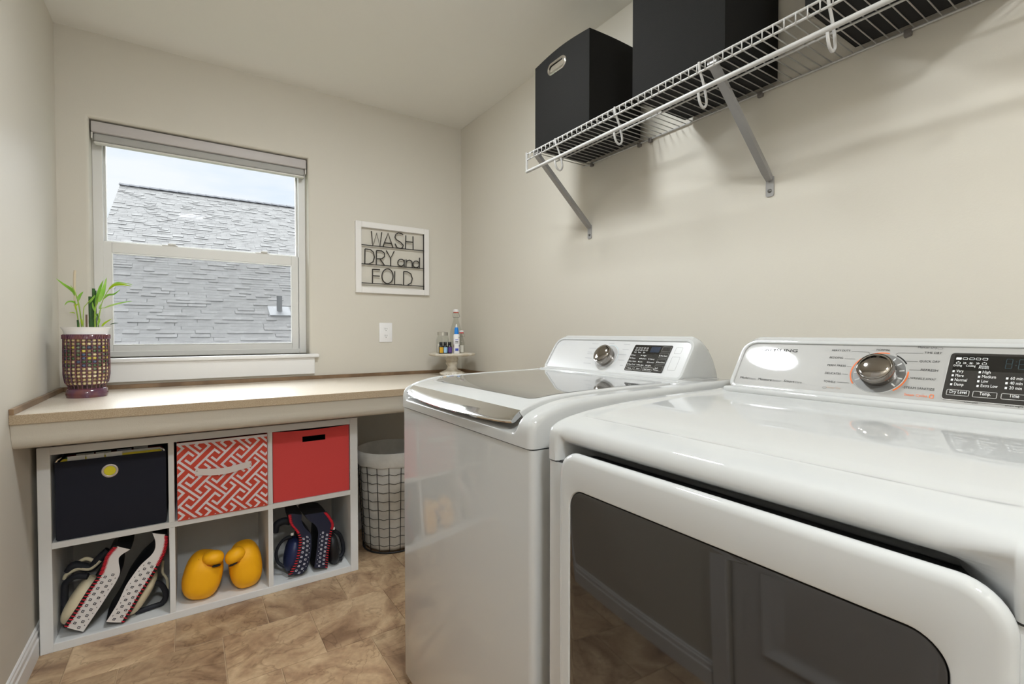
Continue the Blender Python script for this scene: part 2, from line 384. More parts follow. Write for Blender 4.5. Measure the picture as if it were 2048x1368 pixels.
SHM = mat('asphalt_shingle', (145, 142, 139), .9, var=(5, (161, 158, 155), 6), obrand=.08, bump=(120, .2))
def shingle_bm(bm, x0, x1, yb, zb, w=EXPO*1.12, th=.012):
    a = Vector((0, ey, ez)); nrm = Vector((0, -ez, ey)); p0 = Vector((0, yb, zb))
    q = [p0+nrm*th, p0+nrm*.0, p0+a*w+nrm*.0, p0+a*w+nrm*.002]
    loft(bm, [[(x0, p.y, p.z) for p in q], [(x1, p.y, p.z) for p in q]], True, True, True)
proto = {}
cnt = 0; rest = BM(); nrow = int((RY-EY)*sl/EXPO)
for i in range(nrow+1):
    s = i*EXPO; yb = EY+s*ey; zb = rz(EY)+s*ez
    shift = (i % 4)*.0917+.03*random.random()
    x = RX0-((shift) % TABW)
    while x < RX1:
        w = TABW*random.choice((.7, .85, 1.0, 1.15)); a, b2 = max(x, RX0), min(x+w-.004, RX1); x += w
        if b2-a < .03: continue
        thk = random.choice((.003, .004, .006, .014))
        inview = 9.7 < yb and a < .175*yb+.05 and cnt < 300
        if inview:
            wq = round(b2-a, 2); key = (wq, thk)
            if key not in proto:
                pb = BM(); shingle_bm(pb, 0, wq, 0, 0, th=thk); me = bpy.data.meshes.new('shingle'); bmesh.ops.recalc_face_normals(pb, faces=pb.faces); pb.to_mesh(me); pb.free(); me.materials.append(SHM); proto[key] = me
            o = bpy.data.objects.new('shingle', proto[key]); COL.objects.link(o); o.parent = nh; o.location = Vector((a, yb, zb))-OFF[nh]; cnt += 1
        else: shingle_bm(rest, a, b2, yb, zb, th=thk)
obj('shingle_field', rest, SHM, nh, kind='stuff')
rc = BM(); x = RX0-.02; k = 0
while x < RX1:
    for s in (-1, 1):
        y1 = RY+s*.15; 
        pts = [(RY, RZ+.035), (y1, RZ+.035-.13*RS-.006), (y1, RZ+.012-.13*RS), (RY, RZ+.012)]
        t0, t1 = .014, 0.
        loft(rc, [[(x, y, z+t0) for y, z in pts], [(x+.26, y, z+t1) for y, z in pts]], True, True, True)
    x += .235; k += 1
obj('ridge_cap', rc, mat('ridge_shingle', (118, 118, 122), .9), nh)
bm = BM(); lathe(bm, [(.001, -.15), (.052, -.15), (.052, .33), (.044, .33), (.044, .15), (.001, .15)], (1.559, 10.92, 1.551), 16); obj('vent_pipe', bm, mat('pipe_grey', (120, 120, 122), .6), nh, 40)
bm = BM()
q = Vector((1.559, 10.92, 1.560)); a = Vector((0, ey, ez)); nrm = Vector((0, -ez, ey))
loft(bm, [[q+Vector((sx*.20, 0, 0))+a*sy*.20+nrm*h for sx, sy in ((-1, -1), (1, -1), (1, 1), (-1, 1))] for h in (.0, .02)], True, True, True)
obj('vent_flashing', bm, mat('flashing_grey', (170, 170, 172), .6), nh)
gr = struct('ground', box(BM(), -25, 40, YB+TH+.5, 60, -3.2, -3), mat('lawn', (96, 116, 70), .9, var=(1.5, (70, 92, 52), 6)))

# ------------------------------------------------------------------ counter
CY0, CZ = 2.067, .877
ct = thing('countertop', (.5, 2.4, .76), 'tan laminate countertop under the window with a rounded painted apron', 'countertop')
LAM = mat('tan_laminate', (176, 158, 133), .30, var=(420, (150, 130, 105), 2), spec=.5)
LAM_GLARE = mat('laminate_glare_top', (216, 206, 192), .26, var=(420, (202, 190, 174), 2), spec=.5)  # same tan laminate, lightened: window glare put into the colour
STRIP = mat('brown_laminate_strip', (138, 112, 86), .35, var=(9, (112, 88, 66), 4))
bxo('front_edge', LAM, ct, XL+.0005, XR-.0005, CY0, CY0+.006, CZ-.030, CZ, .001, 1)
bxo('laminate_top', LAM_GLARE, ct, XL+.0005, XR-.0005, CY0+.006, YB-.0005, CZ-.030, CZ)
bxo('backsplash_strip', STRIP, ct, XL+.0005, XR-.0005, YB-.012, YB-.0005, CZ, CZ+.019, .001, 1)
bxo('side_strip', STRIP, ct, XL+.0005, XL+.012, CY0+.001, YB-.012, CZ, CZ+.019, .001, 1)
bxo('side_strip', STRIP, ct, XR-.012, XR-.0005, CY0+.001, YB-.012, CZ, CZ+.019, .001, 1)
prof = [(2.074, CZ-.030), (2.080, .835), (2.086, .805), (2.090, .790), (2.097, .776), (2.108, .767), (2.122, .763), (2.20, .763), (2.20, CZ-.030)]
bm = BM(); loft(bm, [[(XL+.0005, y, z) for y, z in prof], [(XR-.0005, y, z) for y, z in prof]], True, True, True)
obj('apron', bm, WALL, ct, 50)

# ------------------------------------------------------------------ cube shelf
KX0, KX1, KY0, KY1, KZ = -.443, .660, 2.300, 2.672, .728
ks = thing('cube_shelf', ((KX0+KX1)/2, (KY0+KY1)/2, 0), 'white six cube storage shelf standing under the counter', 'shelf')
SHW = mat('white_laminate', (222, 222, 221), .38)
bxo('side_panel', SHW, ks, KX0, KX0+.035, KY0, KY1, 0, KZ, .0012, 1)
bxo('side_panel', SHW, ks, KX1-.035, KX1, KY0, KY1, 0, KZ, .0012, 1)
bxo('top_panel', SHW, ks, KX0+.035, KX1-.035, KY0, KY1, KZ-.028, KZ, .0012, 1)
bxo('bottom_panel', SHW, ks, KX0+.035, KX1-.035, KY0, KY1, 0, .029, .0012, 1)
bxo('middle_shelf', SHW, ks, KX0+.035, KX1-.035, KY0+.001, KY1, .366, .388, .001, 1)
DIV = (-.0715, -.0525, .2765, .2955)
for a, b in ((DIV[0], DIV[1]), (DIV[2], DIV[3])):
    bxo('divider', SHW, ks, a, b, KY0+.0005, KY1, .388, KZ-.028, .001, 1)
    bxo('divider', SHW, ks, a, b, KY0+.0005, KY1, .029, .366, .001, 1)
bxo('back_panel', mat('back_board', (206, 204, 200), .6), ks, KX0+.002, KX1-.002, KY1-.006, KY1+.001, .004, KZ-.004)

# fabric bins
def open_bin(name, m, root, x0, x1, y0, y1, z0, z1, t=.006, corner=.008, sag=0., slot=None, inner=None):
    bm = BM(); n = 10
    def ring(d, z, sg=0.):
        pts = []
        for (ax, ay), (bx_, by_) in zip(((x0+d, y0+d), (x1-d, y0+d), (x1-d, y1-d), (x0+d, y1-d)), ((x1-d, y0+d), (x1-d, y1-d), (x0+d, y1-d), (x0+d, y0+d))):
            for k in range(n):
                f = k/n; pts.append((ax+(bx_-ax)*f, ay+(by_-ay)*f, z-sg*math.sin(math.pi*f)))
        return pts
    bmesh_r = [ring(corner*.5, z0), ring(0, z0+corner), ring(0, (z0+z1)/2), ring(0, z1, sag), ring(t, z1, sag), ring(t, z0+t)]
    loft(bm, bmesh_r, True, True, True)
    return obj(name, bm, m, root, 40)
NAVY = mat('navy_fabric', (24, 27, 40), .85, bump=(700, .3), sheen=.02)
nb = thing('storage_bin', (-.238, 2.46, .388), 'navy blue fabric bin with a grommet, holding hanging file folders', 'storage bin', 'fabric bins in the cube shelf')
open_bin('fabric_body', NAVY, nb, -.398, -.079, 2.306, 2.615, .3885, .670, .006)
bm = BM(); gc = Vector((-.247, 2.3058, .619))
rings = []
for rr, yy in ((.0165, .0), (.0175, -.003), (.0205, -.004), (.0245, -.003), (.0255, .0005)):
    rings.append([(gc.x+rr*math.cos(2*math.pi*k/28), gc.y+yy, gc.z+rr*math.sin(2*math.pi*k/28)) for k in range(28)])
loft(bm, rings, True); obj('grommet', bm, mat('brushed_nickel', (200, 196, 196), .22, metal=.9), nb, 50)
bm = BM(); poly(bm, [(gc.x+.017*math.cos(2*math.pi*k/28), gc.y-.0008, gc.z+.017*math.sin(2*math.pi*k/28)) for k in range(28)]); obj('grommet_hole', bm, mat('yellow_card', (222, 208, 40), .6), nb, label='yellow folder showing through the grommet')
# file folders inside the navy bin
fold_cols = [((226, 206, 60), .676, 'yellow file folder with white tabs at the front of the navy bin'), ((216, 214, 210), .681, 'white hanging folder behind the yellow one in the navy bin'), ((60, 110, 80), .672, 'green hanging folder in the middle of the navy bin'), ((110, 124, 150), .670, 'grey blue hanging folder near the back of the navy bin'), ((130, 46, 60), .672, 'dark red hanging folder at the back of the navy bin')]
tabs = {0: ((-.366, -.318), (-.314, -.264), (-.260, -.212)), 2: ((-.35, -.30), (-.295, -.25)), 3: ((-.235, -.19),), 4: ((-.185, -.14),)}
TAB = mat('white_tab', (226, 224, 222), .5); TABL = mat('lilac_tab', (198, 196, 214), .5)
for i, (c, zt, lab) in enumerate(fold_cols):
    y = 2.318+.017*i+(0 if i < 2 else .02)
    f = thing('file_folder', (-.238, y, .395), lab, 'folder', 'folders in the navy bin')
    fm = mat('folder_%d' % i, c, .7)
    bm = BM(); lean = .004; xl, xr = (-.385, -.092) if i != 1 else (-.25, -.092)
    loft(bm, [[(xl, y, .396), (xl, y+.002, .396), (xl, y+.002+lean, zt-.006), (xl+.006, y+.002+lean, zt), (xl+.006, y+lean, zt), (xl, y+lean, zt-.006)], [(xr, y, .396), (xr, y+.002, .396), (xr, y+.002+lean, zt-.006), (xr-.006, y+.002+lean, zt), (xr-.006, y+lean, zt), (xr, y+lean, zt-.006)]], True, True, True)
    obj('card', bm, fm, f)
    for a, b in tabs.get(i, ()):
        bxo('label_tab', TABL if i == 3 else TAB, f, a, b, y+lean-.0025, y+lean-.0005, zt-.014, zt+.008)
for sx, s in ((-.396, 1), (-.083, -1)):
    bm = BM(); tube(bm, [(sx, 2.309, .664), (sx+s*.001, 2.309, .672), (sx+s*.006, 2.309, .680), (sx+s*.016, 2.311, .685)], [.0022, .003, .003, .001], 6); obj('metal_corner', bm, CHROME, nb, 50)

# fretwork bin
pb_ = thing('storage_bin', (.114, 2.46, .388), 'red and white fretwork patterned bin with a white strap handle', 'storage bin', 'fabric bins in the cube shelf')
REDF = mat('coral_red_print', (206, 74, 56), .75, bump=(600, .15)); WHF = mat('white_print', (228, 220, 224), .75)
BX0, BX1, BZ0, BZ1, BY = -.0435, .2745, .3885, .696, 2.292
open_bin('fabric_body', REDF, pb_, BX0, BX1, BY, 2.60, BZ0, BZ1, .005, .003)
def clip_rect(pg, x0, x1, z0, z1):
    for ax, v, s in ((0, x0, 1), (0, x1, -1), (1, z0, 1), (1, z1, -1)):
        out = []
        for i in range(len(pg)):
            a, b = pg[i-1], pg[i]; ia = (a[ax]-v)*s >= 0; ib = (b[ax]-v)*s >= 0
            if ia != ib:
                t = (v-a[ax])/(b[ax]-a[ax]); out.append((a[0]+(b[0]-a[0])*t, a[1]+(b[1]-a[1])*t))
            if ib: out.append(b)
        pg = out
        if len(pg) < 3: return []
    return pg
bm = BM(); Lp = .0885; pp = Lp/(2*math.sqrt(2)); hw = .135*pp; r2 = math.sqrt(.5)
motif = [(-1.45, 1.45, -1.6, -1.6), (-1.45, 1.45, 1.6, 1.6), (0, 0, -1.33, 1.33), (-1.45, -1.45, -1.33, -.93), (1.45, 1.45, -1.33, -.93), (-1.45, -1.45, .93, 1.33), (1.45, 1.45, .93, 1.33)]
ox, oz = .086, .500
for i in range(-4, 5):
    for j in range(-4, 5):
        for (a0, a1, b0, b1) in motif:
            A0, A1, B0, B1 = [v*pp for v in (a0, a1, b0, b1)]
            A0 -= hw; A1 += hw; B0 -= hw; B1 += hw
            pg = []
            for a, b in ((A0, B0), (A1, B0), (A1, B1), (A0, B1)):
                pg.append((ox+i*Lp+(a+b)*r2, oz+j*Lp+(a-b)*r2))
            pg = clip_rect(pg, BX0+.001, BX1-.001, BZ0+.004, BZ1-.010)
            if pg: poly(bm, [(x, BY-.0005, z) for x, z in pg])
poly(bm, [(BX0, BY-.0006, BZ1-.010), (BX1, BY-.0006, BZ1-.010), (BX1, BY-.0006, BZ1), (BX0, BY-.0006, BZ1)])
obj('printed_pattern', bm, WHF, pb_, label='white interlocking key fret print')
bm = BM(); pts = spline([(.016, BY-.001, .571), (.030, BY-.004, .573), (.075, BY-.012, .568), (.125, BY-.014, .567), (.175, BY-.010, .574), (.200, BY-.004, .577), (.214, BY-.001, .577)], 6)
loft(bm, [[p+Vector((0, 0, -.013)), p+Vector((0, 0, .013)), p+Vector((0, -.0015, .013)), p+Vector((0, -.0015, -.013))] for p in pts], True, True, True)
obj('strap_handle', bm, mat('white_webbing', (226, 216, 212), .8, bump=(500, .4)), pb_, 50)
bm = BM(); 
for sx in (.022, .209): blob(bm, (sx, BY-.004, .578), (.0025, .0015, .0025), nu=10, nv=6)
obj('rivet', bm, CHROME, pb_, 60)

# red bin: front wall with a real slot
rb = thing('storage_bin', (.460, 2.46, .388), 'plain red fabric bin with a rectangular hand slot', 'storage bin', 'fabric bins in the cube shelf')
REDB = mat('red_fabric', (214, 72, 70), .8, bump=(700, .25)); NAVI = mat('navy_lining', (22, 24, 36), .85)
x0, x1, y0, y1, z0, z1 = .298, .622, 2.309, 2.61, .3885, .697
sx0, sx1, sz0, sz1 = .418, .516, .640, .664
bm = BM(); n = 24
def topz(x): return z1-.006*math.sin(math.pi*(x-x0)/(x1-x0))
xs = sorted(set([x0+(x1-x0)*k/n for k in range(n+1)]+[sx0, sx1])); 
for a, b in zip(xs, xs[1:]):
    def q(za, zb, zb2=None): poly(bm, [(a, y0, za), (b, y0, za), (b, y0, zb if zb2 is None else zb2), (a, y0, zb)])
    if a >= sx0-1e-6 and b <= sx1+1e-6: q(z0, sz0); q(sz1, topz(a), topz(b))
    else: q(z0, topz(a), topz(b))
bmesh.ops.remove_doubles(bm, verts=bm.verts, dist=1e-6)
obj('front_panel', bm, REDB, rb, recalc=False)
bm = BM()
for a in ((x0, x0+.004, y0+.004, y1, z0, z1-.002), (x1-.004, x1, y0+.004, y1, z0, z1-.002), (x0+.004, x1-.004, y1-.004, y1, z0, z1-.002), (x0+.004, x1-.004, y0+.004, y1-.004, z0, z0+.004)): box(bm, *a)
obj('side_walls', bm, REDB, rb)
bm = BM(); xs2 = xs
for a, b in zip(xs, xs[1:]):
    for yy in (y0+.004,):
        def q(za, zb, zb2=None): poly(bm, [(a, yy, za), (b, yy, za), (b, yy, zb if zb2 is None else zb2), (a, yy, zb)])
        if a >= sx0-1e-6 and b <= sx1+1e-6: q(z0, sz0); q(sz1, topz(a), topz(b))
        else: q(z0, topz(a), topz(b))
    poly(bm, [(a, y0, topz(a)), (b, y0, topz(b)), (b, y0+.004, topz(b)), (a, y0+.004, topz(a))])
for a in ((x0+.0045, x0+.006, y0+.005, y1-.005, z0+.005, z1-.003), (x1-.006, x1-.0045, y0+.005, y1-.005, z0+.005, z1-.003), (x0+.006, x1-.006, y1-.007, y1-.0055, z0+.005, z1-.003)): box(bm, *a)
obj('lining', bm, NAVI, rb)

# ------------------------------------------------------------------ strike mitts in the lower cubbies
def resample(pts, n):
    pts = [Vector(p) for p in pts]; d = [0]
    for a, b in zip(pts, pts[1:]): d.append(d[-1]+(b-a).length)
    out = []
    for k in range(n):
        s = d[-1]*k/(n-1); i = max(j for j in range(len(d)) if d[j] <= s+1e-9); i = min(i, len(pts)-2)
        t = (s-d[i])/(d[i+1]-d[i]); out.append(pts[i].lerp(pts[i+1], t))
    return out
STITCH = mat('red_stitching', (206, 30, 48), .6); STRIKE = mat('black_leather', (20, 20, 24), .45, bump=(300, .2)); LOOP = mat('black_webbing', (28, 30, 38), .6, bump=(500, .3))
def mitt(label, e_out, e_in, px0, py0, k, y0, depth, band, dots, cushion, zmin, stitch_from=0., plain_top=.30, group='strike mitts in the cube shelf', xlim=(-.400, -.082)):
    # e_out, e_in: the stitched and the striking edge of the front gusset, bottom to top, in photo crop pixels
    N = 30
    def w(p): v = at(px0+p[0]/k, py0+p[1]/k, 1, y0); v.z = max(v.z, zmin); v.x = min(max(v.x, xlim[0]), xlim[1]); return v
    O = resample(spline([w(p) for p in e_out], 6), N); I = resample(spline([w(p) for p in e_in], 6), N)
    c = sum(O+I, Vector())/(2*N); t = thing('strike_mitt', (c.x, y0+depth/2, zmin), label, 'boxing mitt', group)
    rings = []
    for f, sh in ((0, .0), (1, 0)):
        pass
    bm = BM()         # pad core (strike face side and back)
    def ring(y, ins):
        return [a.lerp(b, ins)+Vector((0, y-y0, 0)) for a, b in zip(O, I)] + [b.lerp(a, ins)+Vector((0, y-y0, 0)) for a, b in zip(O[::-1], I[::-1])]
    loft(bm, [ring(y0+.0015, .02), ring(y0+.02, -.02), ring(y0+depth*.5, -.05), ring(y0+depth-.03, .0), ring(y0+depth, .2)], True, True, True)
    obj('pad', bm, STRIKE, t, 60)
    bm = BM()         # gusset band facing out
    fr = [[a, b] for a, b in zip(O, I)]
    g0 = [[bm.verts.new(a.lerp(b, s)+Vector((0, -.002*math.sin(math.pi*s)-.0005, 0))) for s in (0.02, .25, .5, .75, .98)] for a, b in zip(O, I)]
    for A, B in zip(g0, g0[1:]):
        for i in range(4): bm.faces.new((A[i], A[i+1], B[i+1], B[i]))
    obj('gusset', bm, band, t, 60)
    bm = BM()         # little printed squares with a hole
    nr = int(N*(1-plain_top))
    for i in range(1, nr-1):
        f = (i+.0)
        for j, s in enumerate((.28, .62, .95)):
            if (i+j) % 2: continue
            s2 = min(s, .88)
            cpt = O[i].lerp(I[i], s2); u = (I[i]-O[i]).normalized(); v = (O[min(i+1, N-1)]-O[i-1]).normalized()
            h = .0042
            P_ = lambda a, b: cpt+u*a*h+v*b*h+Vector((0, -.0034, 0))
            for (a0, a1, b0, b1) in ((-1, 1, -1, -.5), (-1, 1, .5, 1), (-1, -.5, -.5, .5), (.5, 1, -.5, .5)):
                if s2 > .85 and a1 > .6: continue
                poly(bm, [P_(a0, b0), P_(a1, b0), P_(a1, b1), P_(a0, b1)])
    obj('printed_squares', bm, dots, t, recalc=False)
    bm = BM()         # dark binding under the stitches
    bn = [[bm.verts.new(a+(b-a).normalized()*q+Vector((0, yy, 0))) for q, yy in ((-.008, .004), (-.003, -.0022), (.0035, -.0026))] for a, b in zip(O, I)]
    for A, B in zip(bn, bn[1:]):
        for i in range(2): bm.faces.new((A[i], A[i+1], B[i+1], B[i]))
    obj('edge_binding', bm, STRIKE, t, 60)
    bm = BM()         # stitching along the outer edge, close together where the pad bends
    f = .4
    while f < N-1.2:
        a = int(f); p = O[a].lerp(O[a+1], f-a); u = (I[a]-O[a]).normalized(); v = (O[min(a+1, N-1)]-O[max(a-1, 0)]).normalized()
        tube(bm, [p-u*.0065-v*.0022+Vector((0, .001, 0)), p-u*.001+Vector((0, -.0042, 0)), p+u*.0075+v*.0020+Vector((0, -.0032, 0))], [.0011, .0022, .0006], 6)
        f += 1.15 if f < N*.62 else .48
    obj('stitching', bm, STITCH, t, 60)
    return t, O, I
WBAND = mat('white_leather', (226, 222, 220), .42); INK = mat('dark_print', (40, 42, 52), .6)
NBAND = mat('navy_leather', (30, 36, 58), .42); WINK = mat('white_print_ink', (220, 222, 232), .6); CREAM = mat('cream_leather', (218, 206, 176), .4); NLEA = mat('navy_panel_leather', (32, 40, 78), .4)
zc = .0295
A_out = [(190, 1215), (330, 1010), (470, 790), (600, 600), (650, 480), (690, 370), (790, 250)]; A_in = [(400, 1270), (590, 990), (700, 820), (800, 660), (838, 560), (820, 440), (835, 370), (960, 290)]
tA, O1, I1 = mitt('white strike mitt leaning left in the lower left cubby, red stitching on its left', A_out, A_in, 100, 1050, 5.948, 2.322, .19, WBAND, INK, CREAM, zc)
B_out = [(860, 1190), (950, 1020), (1060, 830), (1180, 640), (1270, 490), (1350, 330), (1395, 200), (1390, 110)]; B_in = [(665, 1150), (800, 930), (900, 720), (980, 600), (1080, 470), (1200, 360), (1248, 280), (1250, 190), (1215, 95)]
tB, O2, I2 = mitt('taller white strike mitt beside the divider, red stitching on its right', B_out, B_in, 100, 1050, 5.948, 2.312, .19, WBAND, INK, CREAM, zc+.008)
C_out = [(400, 1200), (470, 1080), (515, 960), (562, 760), (570, 620), (520, 500), (425, 380), (395, 220)]; C_in = [(590, 1195), (690, 1080), (740, 860), (750, 640), (735, 540), (640, 440), (590, 330), (600, 235)]
tC, O3, I3 = mitt('navy strike mitt at the left of the lower right cubby', C_out, C_in, 530, 1000, 8.047, 2.318, .17, NBAND, WINK, NLEA, zc, plain_top=.36, xlim=(.306, .612))
D_out = [(985, 1090), (1000, 900), (1030, 700), (1060, 500), (1088, 400), (1040, 290), (960, 190)]; D_in = [(790, 1090), (820, 880), (845, 640), (850, 500), (800, 400), (700, 330), (625, 240)]
tD, O4, I4 = mitt('navy strike mitt at the right of the lower right cubby', D_out, D_in, 530, 1000, 8.047, 2.322, .17, NBAND, WINK, NLEA, zc+.004, plain_top=.36, xlim=(.306, .612))
def cw(px0, py0, k, p, y, zm=zc): v = at(px0+p[0]/k, py0+p[1]/k, 1, y); v.z = max(v.z, zm); return v
def cushion(t, m, px0, py0, k, c, rx, rz_, rot, y, ry=.06):
    v = cw(px0, py0, k, c, y); bm = BM(); blob(bm, v, (rx, ry, rz_), (0, rot, 0), 2.4); lo_ = min(q.co.z for q in bm.verts); bm.transform(Matrix.Translation((0, 0, max(0, zc+.001-lo_)))); obj('back_cushion', bm, m, t, 60)
def loop(t, px0, py0, k, pts, y, r, name='handle_loop', m=LOOP, dy=.02):
    L = [cw(px0, py0, k, p, y+dy*math.sin(math.pi*i/(len(pts)-1)), zc+r) for i, p in enumerate(pts)]
    lo_, hi_ = (-.404, -.0755) if L[0].x < .1 else (.2985, .6215)
    for q in L: q.x = min(max(q.x, lo_+r*1.15), hi_-r*1.15)
    L = spline(L, 6)
    for q in L: q.z = max(q.z, zc+r*1.12)
    bm = BM(); tube(bm, L, r, 10); obj(name, bm, m, t, 60)
c1 = (100, 1050, 5.948)
cushion(tA, CREAM, *c1, (350, 880), .030, .085, R(30), 2.385); cushion(tB, CREAM, *c1, (1090, 920), .030, .085, R(30), 2.385)
loop(tA, *c1, [(450, 610), (310, 610), (190, 690), (115, 820), (100, 960), (140, 1100), (220, 1170)], 2.37, .011)
loop(tB, *c1, [(1180, 700), (1290, 690), (1360, 760), (1375, 860), (1310, 960), (1180, 1030), (1020, 1110)], 2.36, .010)
for y_, pts in ((2.42, [(600, 420), (480, 520), (330, 520), (200, 590), (150, 650)]), (2.44, [(640, 400), (540, 430), (430, 400), (340, 450), (290, 520)])):
    loop(tA, *c1, pts, y_, .007, 'wrist_strap', CREAM, 0)
loop(tA, *c1, [(700, 300), (590, 400), (480, 510), (300, 480), (220, 560)], 2.43, .016, 'wrist_strap', LOOP, 0)
loop(tB, *c1, [(1345, 420), (1340, 560), (1390, 640), (1400, 760)], 2.42, .005, 'wrist_strap', CREAM, 0)
c2 = (530, 1000, 8.047)
cushion(tC, NLEA, *c2, (430, 860), .030, .075, R(12), 2.375); cushion(tD, STRIKE, *c2, (1080, 800), .028, .075, R(-6), 2.375)
loop(tC, *c2, [(440, 590), (330, 620), (230, 720), (180, 860), (210, 1000), (330, 1080)], 2.37, .007)
loop(tD, *c2, [(1110, 490), (1200, 560), (1270, 700), (1250, 850), (1150, 960), (1080, 1010)], 2.37, .009)
loop(tC, *c2, [(400, 350), (300, 340), (190, 400), (150, 520)], 2.42, .016, 'wrist_strap', LOOP, 0)
loop(tD, *c2, [(1090, 1000), (1180, 960), (1240, 950)], 2.36, .008, 'wrist_strap', STRIKE, 0)
for t, p in ((tC, (435, 545)), (tD, (1100, 455))):
    v = cw(*c2, p, 2.345); bm = BM(); box(bm, v.x-.006, v.x+.006, v.y-.006, v.y-.003, v.z-.006, v.z+.006, .001, 1); obj('strap_tag', bm, TAB, t)

# ------------------------------------------------------------------ yellow boxing gloves
YEL = mat('yellow_leather', (250, 180, 20), .5, bump=(900, .12), spec=.4); YPIPE = mat('orange_piping', (214, 118, 16), .5); GLIN_SHADE = mat('lining_crease_shade', (24, 22, 20), .8)
c3 = (340, 1060, 8.55)
def glove(label, mir, cx, fist, rot, thumb_c, thumb_s, trot, y):
    fx = cw(*c3, (cx, 845), y).x; fz_ = zc+fist[2]*.96; v = Vector((fx, y, fz_))
    g = thing('boxing_glove', (v.x, y, zc), label, 'boxing glove', 'pair of yellow boxing gloves')
    bm = BM(); blob(bm, v, fist, (0, rot, 0), 2.6, 36, 24)
    for q in bm.verts:            # broad knuckles below, narrower toward the wrist and the back
        s = (q.co.z-v.z)/fist[2]; d = (q.co.y-v.y)/fist[1]
        q.co.x = v.x+(q.co.x-v.x)*(1-.06*max(0, s)-.10*max(0, d)); q.co.y -= .012*max(0, -s)
        q.co.z = max(q.co.z, zc+.0006)
    obj('fist', bm, YEL, g, 80)
    tv = cw(*c3, thumb_c, y-.045); bm = BM(); blob(bm, tv, thumb_s, (R(-12), trot, 0), 2.25, 28, 16)
    for q in bm.verts:            # the thumb is thicker toward its tip
        d = (q.co.x-tv.x)*mir/thumb_s[0]; q.co.z = tv.z+(q.co.z-tv.z)*(1+.12*d)
    obj('thumb', bm, YEL, g, 80)
    cv = Vector((v.x-mir*.004, y+.060, v.z-.012)); bm = BM()
    rr = [[cv+Vector((a*math.cos(2*math.pi*i/24), dy, b*math.sin(2*math.pi*i/24)+dy*.15)) for i in range(24)] for a, b, dy in ((.050, .056, -.02), (.046, .050, .02), (.048, .052, .060), (.042, .046, .063), (.040, .044, .03))]
    loft(bm, rr, True); obj('cuff', bm, YEL, g, 80)
    bm = BM(); bm.faces.new([bm.verts.new(p) for p in rr[4]]); obj('cuff_lining', bm, GLIN_SHADE, g)
    bm = BM(); a0 = tv+Vector((-mir*thumb_s[0]*1.0, -.004, -.010)); pts = spline([a0+Vector((-mir*.012, .004, .016)), a0+Vector((mir*.012, -.014, -.004)), a0+Vector((mir*.034, -.024, -.014)), a0+Vector((mir*.056, -.026, -.017))], 6)
    tube(bm, pts, .0022, 6); obj('seam_piping', bm, YPIPE, g, 60)
    bm = BM(); blob(bm, tv+Vector((mir*.010, -.030, -.0245)), (.017, .010, .0040), (0, trot-mir*R(10), 0), 2., 14, 8); obj('crease_shade', bm, GLIN_SHADE, g, 80)  # dark blob painted in as the shaded crease under the thumb
    return g
glove('yellow boxing glove on the left of the pair, thumb pointing right', 1, 566, (.0715, .078, .092), R(13), (738, 472), (.0395, .042, .029), R(10), 2.395)
glove('yellow boxing glove on the right of the pair, thumb pointing left', -1, 1290, (.0640, .078, .095), R(-5), (1118, 428), (.0405, .042, .030), R(-28), 2.395)

# ------------------------------------------------------------------ wire hamper
HX, HY, HZT = .905, 2.515, .515
hp = thing('laundry_hamper', (HX, HY, 0), 'round black wire hamper with a white cloth liner, between the cube shelf and washer', 'hamper')
LIN = mat('white_linen', (214, 212, 206), .9, var=(14, (200, 198, 192), 5), bump=(30, .9, 4)); HW = mat('black_wire', (34, 34, 36), .45)
def hr(z): return .150+(.178-.150)*(z/HZT)
bm = BM(); rings = []
nn = 64
for z, d in ((.012, -.012), (.03, -.006), (.12, -.005), (.22, -.005), (.32, -.005), (.42, -.005), (.445, -.004)):
    rings.append([(HX+(hr(z)+d+.0022*math.sin(13*a+z*20)+.002*math.sin(7*a-z*31))*math.cos(a), HY+(hr(z)+d+.0022*math.sin(13*a+z*20))*math.sin(a), z) for a in [2*math.pi*i/nn for i in range(nn)]])
loft(bm, rings, True, True, False); obj('cloth_liner', bm, LIN, hp, 80)
bm = BM(); rings = []
for z, d in ((.446+.0, .006), (.450, .0085), (.48, .008), (HZT-.004, .006), (HZT+.003, .001), (HZT-.002, -.006), (.44, -.010), (.2, -.014), (.03, -.012), (.02, -.05)):
    rings.append([(HX+(hr(z)+d)*math.cos(a), HY+(hr(z)+d)*math.sin(a), z+(.0025*math.sin(9*a) if z < .455 else 0)) for a in [2*math.pi*i/nn for i in range(nn)]])
loft(bm, rings, True, False, True); obj('folded_cuff', bm, LIN, hp, 80)
NV = 18
va = [2*math.pi*(i+.25)/NV for i in range(NV)]
for a in va:
    bm = BM(); tube(bm, [(HX+(hr(z)+.001)*math.cos(a), HY+(hr(z)+.001)*math.sin(a), z) for z in (.004, .15, .3, HZT-.02)], .0019, 6); obj('wire_upright', bm, HW, hp, 60)
for q in range(10):
    z = .045+q*.046; bm = BM(); pts = []
    for i in range(NV):
        for f, dz in ((0, .0), (.5, -.006)):
            a = 2*math.pi*(i+.25+f)/NV; pts.append((HX+(hr(z)+.003)*math.cos(a), HY+(hr(z)+.003)*math.sin(a), z+dz))
    tube(bm, pts, .0014, 6, closed=True); obj('wire_ring', bm, HW, hp, 60)
bm = BM(); tube(bm, [(HX+(hr(0)+.001)*math.cos(2*math.pi*i/48), HY+(hr(0)+.001)*math.sin(2*math.pi*i/48), .0045) for i in range(48)], .0045, 8, closed=True); obj('base_ring', bm, HW, hp, 60)
